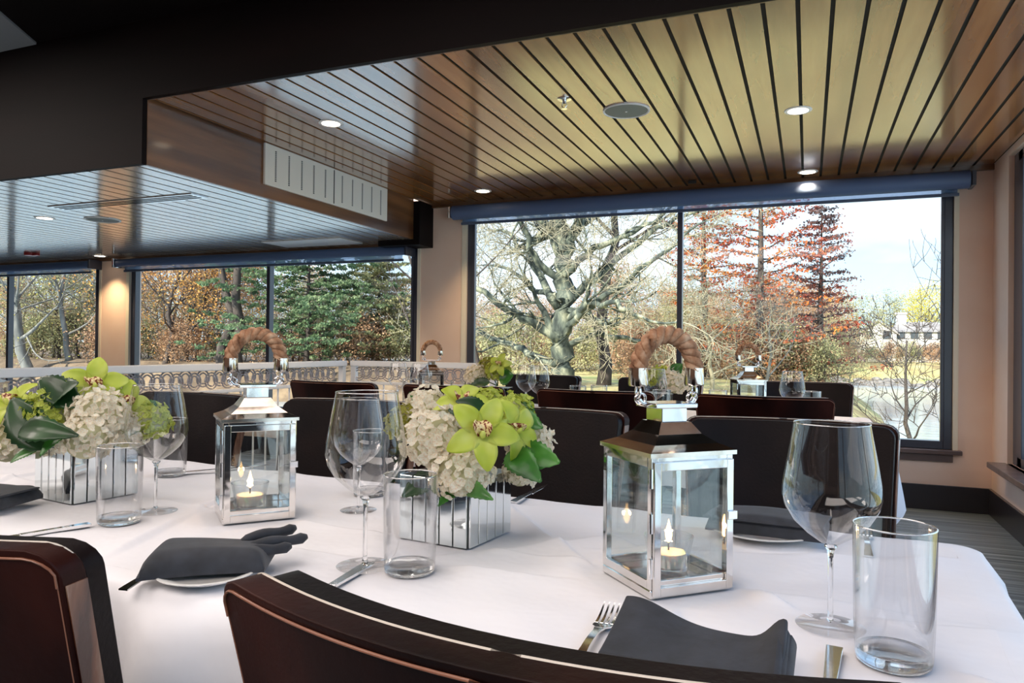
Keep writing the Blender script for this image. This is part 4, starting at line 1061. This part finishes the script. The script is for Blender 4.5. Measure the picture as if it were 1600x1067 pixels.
LIMBS = [([(-8.69, 1.5), (-9.78, 2.11), (-10.84, 2.85), (-12.08, 3.62)], .20, -2), ([(-8.83, .38), (-10.02, .84), (-11.23, 1.24), (-12.33, 1.61)], .17, 1),
    ([(-8.76, 2.58), (-9.67, 3.81), (-10.6, 5.07), (-11.69, 5.87)], .17, 2), ([(-8.52, 4.26), (-7.91, 5.43), (-7.43, 6.36), (-7.07, 8.28)], .20, -1), ([(-8.57, 4.5), (-9.3, 5.74), (-9.63, 6.98), (-9.72, 8.6)], .20, 1),
    ([(-8.38, 2.82), (-7.52, 3.52), (-6.56, 4.43), (-5.17, 5.53), (-4.27, 5.93)], .17, 1), ([(-8.37, 2.1), (-7.27, 2.69), (-5.96, 2.56), (-4.91, 2.09)], .14, -3), ([(-8.44, 1.15), (-7.26, 1.63), (-6.06, 1.4), (-4.45, 1.18)], .13, 2),
    ([(-8.44, 1.62), (-7.75, 2.22), (-7.03, 2.69), (-5.61, 3.48), (-4.26, 4.35)], .15, -2), ([(-8.62, 3.54), (-9.55, 4.54), (-9.69, 5.76), (-9.44, 7.2)], .16, -2), ([(-8.42, 3.78), (-7.29, 4.69), (-5.86, 5.1), (-4.72, 5.62)], .15, -1),
    ([(-8.6, 3.0), (-9.9, 3.3), (-11.2, 4.2), (-12.6, 4.6)], .13, 3), ([(-8.5, 5.2), (-6.9, 6.5), (-6.0, 7.6)], .15, 2), ([(-8.6, 5.3), (-10.4, 6.6), (-11.6, 7.7)], .14, -2)]
for pts, r0, yo in LIMBS: pl([(x, 26, z) for x, z in pts], r0, r0 * .4, yo, 6, 1.7)
b.build('trunk_and_limbs', M['bark_oak'], t, 180); bt.build('twigs', M['bark_pale'], t, 180)

# ---- red cypress trees
def cypress(label, seed, h, wid, folm, zb=.08, nl=3, leaf=.20, dens=1.0):
    R = random.Random(seed); t = thing('cypress_tree', label, 'tree'); b = MB(); bt = MB(); lv = Leaves(seed)
    b.tube([(0, 0, -.4)] + [(R.gauss(0, .03), R.gauss(0, .03), h * q / 8) for q in range(1, 9)], [.24, .20, .17, .15, .12, .09, .06, .04, .02], 9)
    nb = int(62 * dens)
    for k in range(nb):
        f_ = zb + (1 - zb) * k / nb; z = h * f_; L = wid * (1 - f_) ** .75 * R.uniform(.75, 1.15) + .3; an = k * 2.4 + R.gauss(0, .3)
        d = Vector((math.cos(an), math.sin(an), .12)); n = 6; pts = [Vector((0, 0, z))]
        for i in range(n): d = (d + Vector((R.gauss(0, .10), R.gauss(0, .10), R.gauss(0, .06) + .01))).normalized(); pts.append(pts[-1] + d * L / n)
        b.tube(pts, [max(.012, .045 * (1 - i / n)) for i in range(n + 1)], 4, cap=False)
        for i in range(1, n + 1):
            if R.random() < .12: continue
            for s_ in (-1, 1):
                sd = Vector((-d.y, d.x, R.gauss(0, .15))) * s_; e_ = pts[i] + sd * L * .20 * R.uniform(.5, 1.2) + d * .15
                bt.tube([pts[i], e_], [.012, .006], 3, cap=False); lv.clump(pts[i].lerp(e_, .7) - Vector((0, 0, .05)), .34, int(9 * nl / 3), leaf, .38)
            lv.clump(pts[i], .26, 6, leaf, .4)
    b.build('trunk_and_limbs', M['bark_dark'], t, 180); bt.build('twigs', M['bark_dark'], t); lv.b.build('foliage', folm, t); return t
c1 = plant(cypress('tall cypress with bright red and orange needles right of the window mullion', 21, 15.0, 4.6, M['fol_red'], .05, 3, .17), 1187, 38)
plant(cypress('orange-brown cypress just behind the window mullion', 22, 16.5, 3.4, M['fol_red'], .30, 3, .17), 1098, 43)
plant(cypress('dark reddish cypress at the right edge of the red trees, beside open sky', 23, 9.6, 3.2, M['fol_maroon'], .05, 2, .16), 1282, 42)
plant(cypress('green conifer in the wing window right of its mullion', 24, 14.5, 9.5, M['fol_green'], .04, 14, .24, 1.5), 480, 47)
plant(cypress('dark green conifer in the wing window, beside the tan column', 25, 11.5, 5.5, M['fol_olive'], .06, 8, .24, 1.3), 590, 52)

# ---- other named trees
tr = make_tree
plant(tr('bare_tree', 'dark straight trunk just right of the big oak', 31, 14, .30, M['bark_dark'], None, 4, first=.45, twigm=M['bark_grey'], nb=8), 942, 31)
plant(tr('bare_tree', 'slim grey tree at the left edge of the big window', 92, 13, .12, M['bark_dark'], None, 4, first=.35, twigm=M['bark_grey']), 757, 24)
plant(tr('bare_tree', 'pale tangled bare tree low behind the right pane, beside the mullion', 33, 5.6, .12, M['bark_pale'], None, 4, first=.2, twigm=M['bark_pale'], spread=.5, kids=(3, 4), nb=9, up=.0), 1118, 29, .8)
plant(tr('bare_tree', 'low grey bare tree in front of the red cypress', 34, 4.6, .10, M['bark_grey'], M['fol_rust'], 4, nleaf=2, lsz=.10, crad=.4, first=.2, spread=.5, kids=(2, 3), nb=9, up=.0), 1200, 32, .8)
plant(tr('shore_tree', 'small many-stemmed bare tree at the right edge of the window over the lake', 35, 4.6, .09, M['bark_dark'], None, 4, first=.12, spread=.42, kids=(2, 3), nb=10), 1436, 24)
plant(tr('shore_tree', 'thin tree whose bare upper twigs reach into the bright sky at right', 36, 8.6, .10, M['bark_dark'], None, 3, first=.40, spread=.33, nb=8, kids=(2, 3)), 1500, 26)
plant(tr('woodland_tree', 'forked grey tree in the leftmost window with yellow leaves', 37, 15, .50, M['bark_grey'], M['fol_yellow'], 4, nleaf=3, lsz=.15, crad=1.0, first=.22, spread=.5, lean=(.04, 0)), 45, 43)
plant(tr('woodland_tree', 'pale leaning tree beside the column in the leftmost window', 38, 14, .28, M['bark_grey'], M['fol_olive'], 4, nleaf=3, lsz=.15, crad=1.0, first=.2, spread=.5), 110, 46)
plant(tr('orange_tree', 'dense orange-leaved tree at the left of the wing window', 39, 15.5, .26, M['bark_dark'], M['fol_orange'], 4, nleaf=12, lsz=.20, crad=1.1, first=.06, spread=.42, kids=(3, 4), nb=13), 258, 46)
plant(tr('orange_tree', 'second orange-leaved tree, behind the pale trunk in the wing window', 40, 13.5, .22, M['bark_dark'], M['fol_orange'], 4, nleaf=7, lsz=.20, crad=1.1, first=.06, spread=.40, kids=(3, 4), nb=12), 312, 50)
g1 = tr('bare_tree', 'first dark bare trunk left of the wing window mullion', 41, 22, .42, M['bark_dark'], None, 4, first=.4, spread=.28, lean=(-.01, 0)); plant(g1, 347, 45)
plant(tr('bare_tree', 'bare trunk leaning right beside the wing window mullion', 42, 22, .45, M['bark_dark'], None, 4, first=.4, spread=.28, lean=(.05, 0)), 370, 44)
plant(tr('bare_tree', 'slender dark tree behind the conifer, right of the wing window', 43, 15, .22, M['bark_dark'], None, 4, first=.25, spread=.42, lean=(-.03, 0)), 652, 42)

# ---- repeated background trees
gen = [tr('woodland_tree', 'x', 51, 11, .18, M['bark_grey'], M['fol_rust'], 3, nleaf=26, lsz=.22, crad=1.15, first=.15, kids=(3, 4), nb=12),
       tr('woodland_tree', 'x', 52, 12, .18, M['bark_grey'], None, 4, first=.25, nb=11, kids=(2, 4)),
       tr('woodland_tree', 'x', 53, 10, .16, M['bark_dark'], M['fol_olive'], 3, nleaf=26, lsz=.22, crad=1.15, first=.12, kids=(3, 4), nb=12),
       tr('woodland_tree', 'x', 54, 9, .16, M['bark_dark'], M['fol_yellow'], 3, nleaf=30, lsz=.2, crad=1.1, first=.12, kids=(3, 4), nb=12)]
KIND = ['brown-leaved tree', 'bare grey tree', 'olive-leaved tree', 'yellow-leaved tree']
used = [0] * 4; R = random.Random(9)
def bgtree(k, px, Y, sc, row):
    t = gen[k] if not used[k] else dup(gen[k]); used[k] = 1
    plant(t, px, Y, sc, R.uniform(0, 6))
    w_ = 'leftmost window' if px < 190 else ('wing window, left pane' if px < 415 else ('wing window, right pane' if px < 690 else ('big window, left pane' if px < 1062 else 'big window, right pane')))
    t['label'] = '%s of the %s in the %s' % (KIND[k], row, w_); t['group'] = '%ss of the %s, %s' % (KIND[k], row, w_); return t
NR, MR, FR, LR, DR = 'nearest wood', 'middle wood', 'wood behind', 'wood beyond the lake', 'farthest wood'
t = plant(gen[3], 1452, 146, 1.25, 1.0); used[3] = 1; t['label'] = 'rounded golden yellow tree behind the right end of the white houses'
for px in range(-10, 170, 22): bgtree(R.choice([1, 3, 2, 0]), px + R.uniform(-8, 8), R.uniform(48, 56), R.uniform(.75, 1.15), NR)
for px in range(215, 660, 40): bgtree(R.choice([0, 1, 1, 2]), px + R.uniform(-8, 8), R.uniform(50, 60), R.uniform(.7, 1.0) * (1 if px < 400 else .72), NR)
for px in range(-10, 660, 34): bgtree(R.choice([0, 2, 0, 1]), px + R.uniform(-10, 10), R.uniform(60, 70), R.uniform(.55, .85), MR)
for px in range(735, 1010, 30): bgtree(R.choice([0, 0, 1, 0]), px + R.uniform(-8, 8), R.uniform(48, 62), R.uniform(.35, .66), MR)
for px in range(1020, 1345, 22): bgtree(R.choice([0, 0, 2, 0]), px + R.uniform(-8, 8), R.uniform(50, 58), R.uniform(.30, .55), MR)
for px in range(730, 1340, 26): bgtree(R.choice([0, 2, 0, 0]), px + R.uniform(-8, 8), R.uniform(104, 125), R.uniform(.55, .9), LR)
for px in range(1330, 1500, 20): bgtree(R.choice([0, 2, 2]), px + R.uniform(-5, 5), R.uniform(150, 165), R.uniform(.45, .65), 'wood behind the houses')
for px in range(-20, 660, 40): bgtree(R.choice([0, 2]), px, 235, R.uniform(1.0, 1.5), DR)
t = dup(gen[2], 'olive green pine-like crown rising behind the left chimney of the houses'); plant(t, 1395, 150, 1.05, 2.0); del t['group']
# low shrubs
sh_ = make_tree('shrub', 'low tan shrub on the grassy bank', 61, 2.4, .05, M['bark_dark'], M['fol_rust'], 3, nleaf=10, lsz=.16, crad=.5, first=.05, spread=.7, nb=14, kids=(3, 4), group='low shrubs on the banks')
sh_['category'] = 'shrub'; sh2 = make_tree('shrub', 'low olive shrub on the grassy bank', 62, 2.4, .05, M['bark_dark'], M['fol_olive'], 3, nleaf=10, lsz=.16, crad=.5, first=.05, spread=.7, nb=14, kids=(3, 4), group='low olive shrubs on the banks'); sh2['category'] = 'shrub'
del sh_['group'], sh2['group']
sh_['label'] = 'low tan shrub on the grass below the mullion of the big window'; sh2['label'] = 'low olive shrub at the foot of the red cypresses'
plant(sh_, 1010, 36, .9); plant(sh2, 1230, 40, .8)
def shrub(px, Y, sc, place):
    k = R.randint(0, 1); t = plant(dup((sh_, sh2)[k]), px, Y, sc, R.uniform(0, 6)); c = ('tan', 'olive')[k]
    t['label'] = 'low %s shrub %s' % (c, place); t['group'] = 'low %s shrubs %s' % (c, place)
for px in range(740, 1300, 30): shrub(px + R.uniform(-10, 10), R.uniform(38, 52), R.uniform(.6, 1.1), 'on the grass behind the oak' if px < 1000 else 'on the grass around the red cypresses')
for px in range(1300, 1480, 15): shrub(px + R.uniform(-5, 5), R.uniform(110, 120), R.uniform(.5, .95), 'on the far bank before the white houses')
for px in range(0, 700, 30): shrub(px + R.uniform(-10, 10), R.uniform(46, 56), R.uniform(.8, 1.5), 'on the bank in the leftmost window' if px < 190 else ('under the orange trees in the wing window' if px < 400 else 'under the conifers in the wing window'))

# ---- houses across the lake
M['house_wall'] = pmat('house_wall', (.62, .60, .56), .8); M['house_roof'] = noisy(pmat('house_roof', (.25, .23, .22), .9), [(.22, .20, .19), (.34, .31, .29)], (1, 1, 1)); M['house_win'] = pmat('house_win', (.06, .07, .08), .2); M['brick'] = pmat('brick', (.5, .38, .32), .9)
def house(label, x, y, w, d_, h, rh, nw, gable=False, chim=None):
    z0 = ground_h(x + w / 2, y) - .6; t = thing('house', label, 'house', (x, y, z0))
    b = MB(); b.box(0, w, 0, d_, 0, h)
    if gable: b.add([(0, 0, h), (w, 0, h), (w / 2, 0, h + rh), (0, d_, h), (w, d_, h), (w / 2, d_, h + rh)], [(0, 1, 2), (3, 5, 4)])
    b.build('wall', M['house_wall'], t)
    b = MB(); e_ = .4
    if gable: 
        for s_ in (-1, 1):
            x0 = w / 2 + s_ * (w / 2 + e_); zb = h - e_ * rh / (w / 2)
            b.add([(x0, -e_, zb), (w / 2, -e_, h + rh), (w / 2, d_ + e_, h + rh), (x0, d_ + e_, zb)] + [(x0, -e_, zb + .2), (w / 2, -e_, h + rh + .2), (w / 2, d_ + e_, h + rh + .2), (x0, d_ + e_, zb + .2)], [(0, 1, 2, 3), (4, 7, 6, 5), (0, 4, 5, 1), (1, 5, 6, 2), (2, 6, 7, 3), (3, 7, 4, 0)])
    else:
        b.add([(-e_, -e_, h), (w + e_, -e_, h), (w + e_, d_ + e_, h), (-e_, d_ + e_, h), (w * .12, d_ / 2, h + rh), (w * .88, d_ / 2, h + rh)], [(0, 1, 5, 4), (1, 2, 5), (2, 3, 4, 5), (3, 0, 4), (3, 2, 1, 0)])
    b.build('roof', M['house_roof'], t)
    for r_ in range(2):
        for i in range(nw):
            b = MB(); xx = w * (i + .5) / nw; zz = 1.4 + r_ * 2.7; b.box(xx - .55, xx + .55, -.06, .02, zz, zz + 1.3); b.build('window', M['house_win'], t)
    if chim is not None:
        b = MB(); b.box(chim, chim + 1.4, d_ * .35, d_ * .35 + 1.2, h - 1, h + rh + 1.5); b.box(chim - .15, chim + 1.55, d_ * .35 - .15, d_ * .35 + 1.35, h + rh + 1.2, h + rh + 1.5); b.build('chimney', M['house_wall'], t)
    return t
house('white house at the left of the row across the lake, gable facing the water', 7.6, 128, 5.2, 8, 5.0, 1.9, 2, True)
house('middle white house across the lake, with a wide hipped roof and chimney', 12.6, 129, 7.4, 9, 5.2, 1.7, 4, False, .6)
house('rightmost white house across the lake, cut off by the window frame', 19.4, 127, 8, 9, 5.6, 1.8, 3, True, 1.5)
house('small pale house glimpsed between the red cypress branches', -1.5, 131, 6.5, 8, 4.6, 1.7, 3, False, 4)
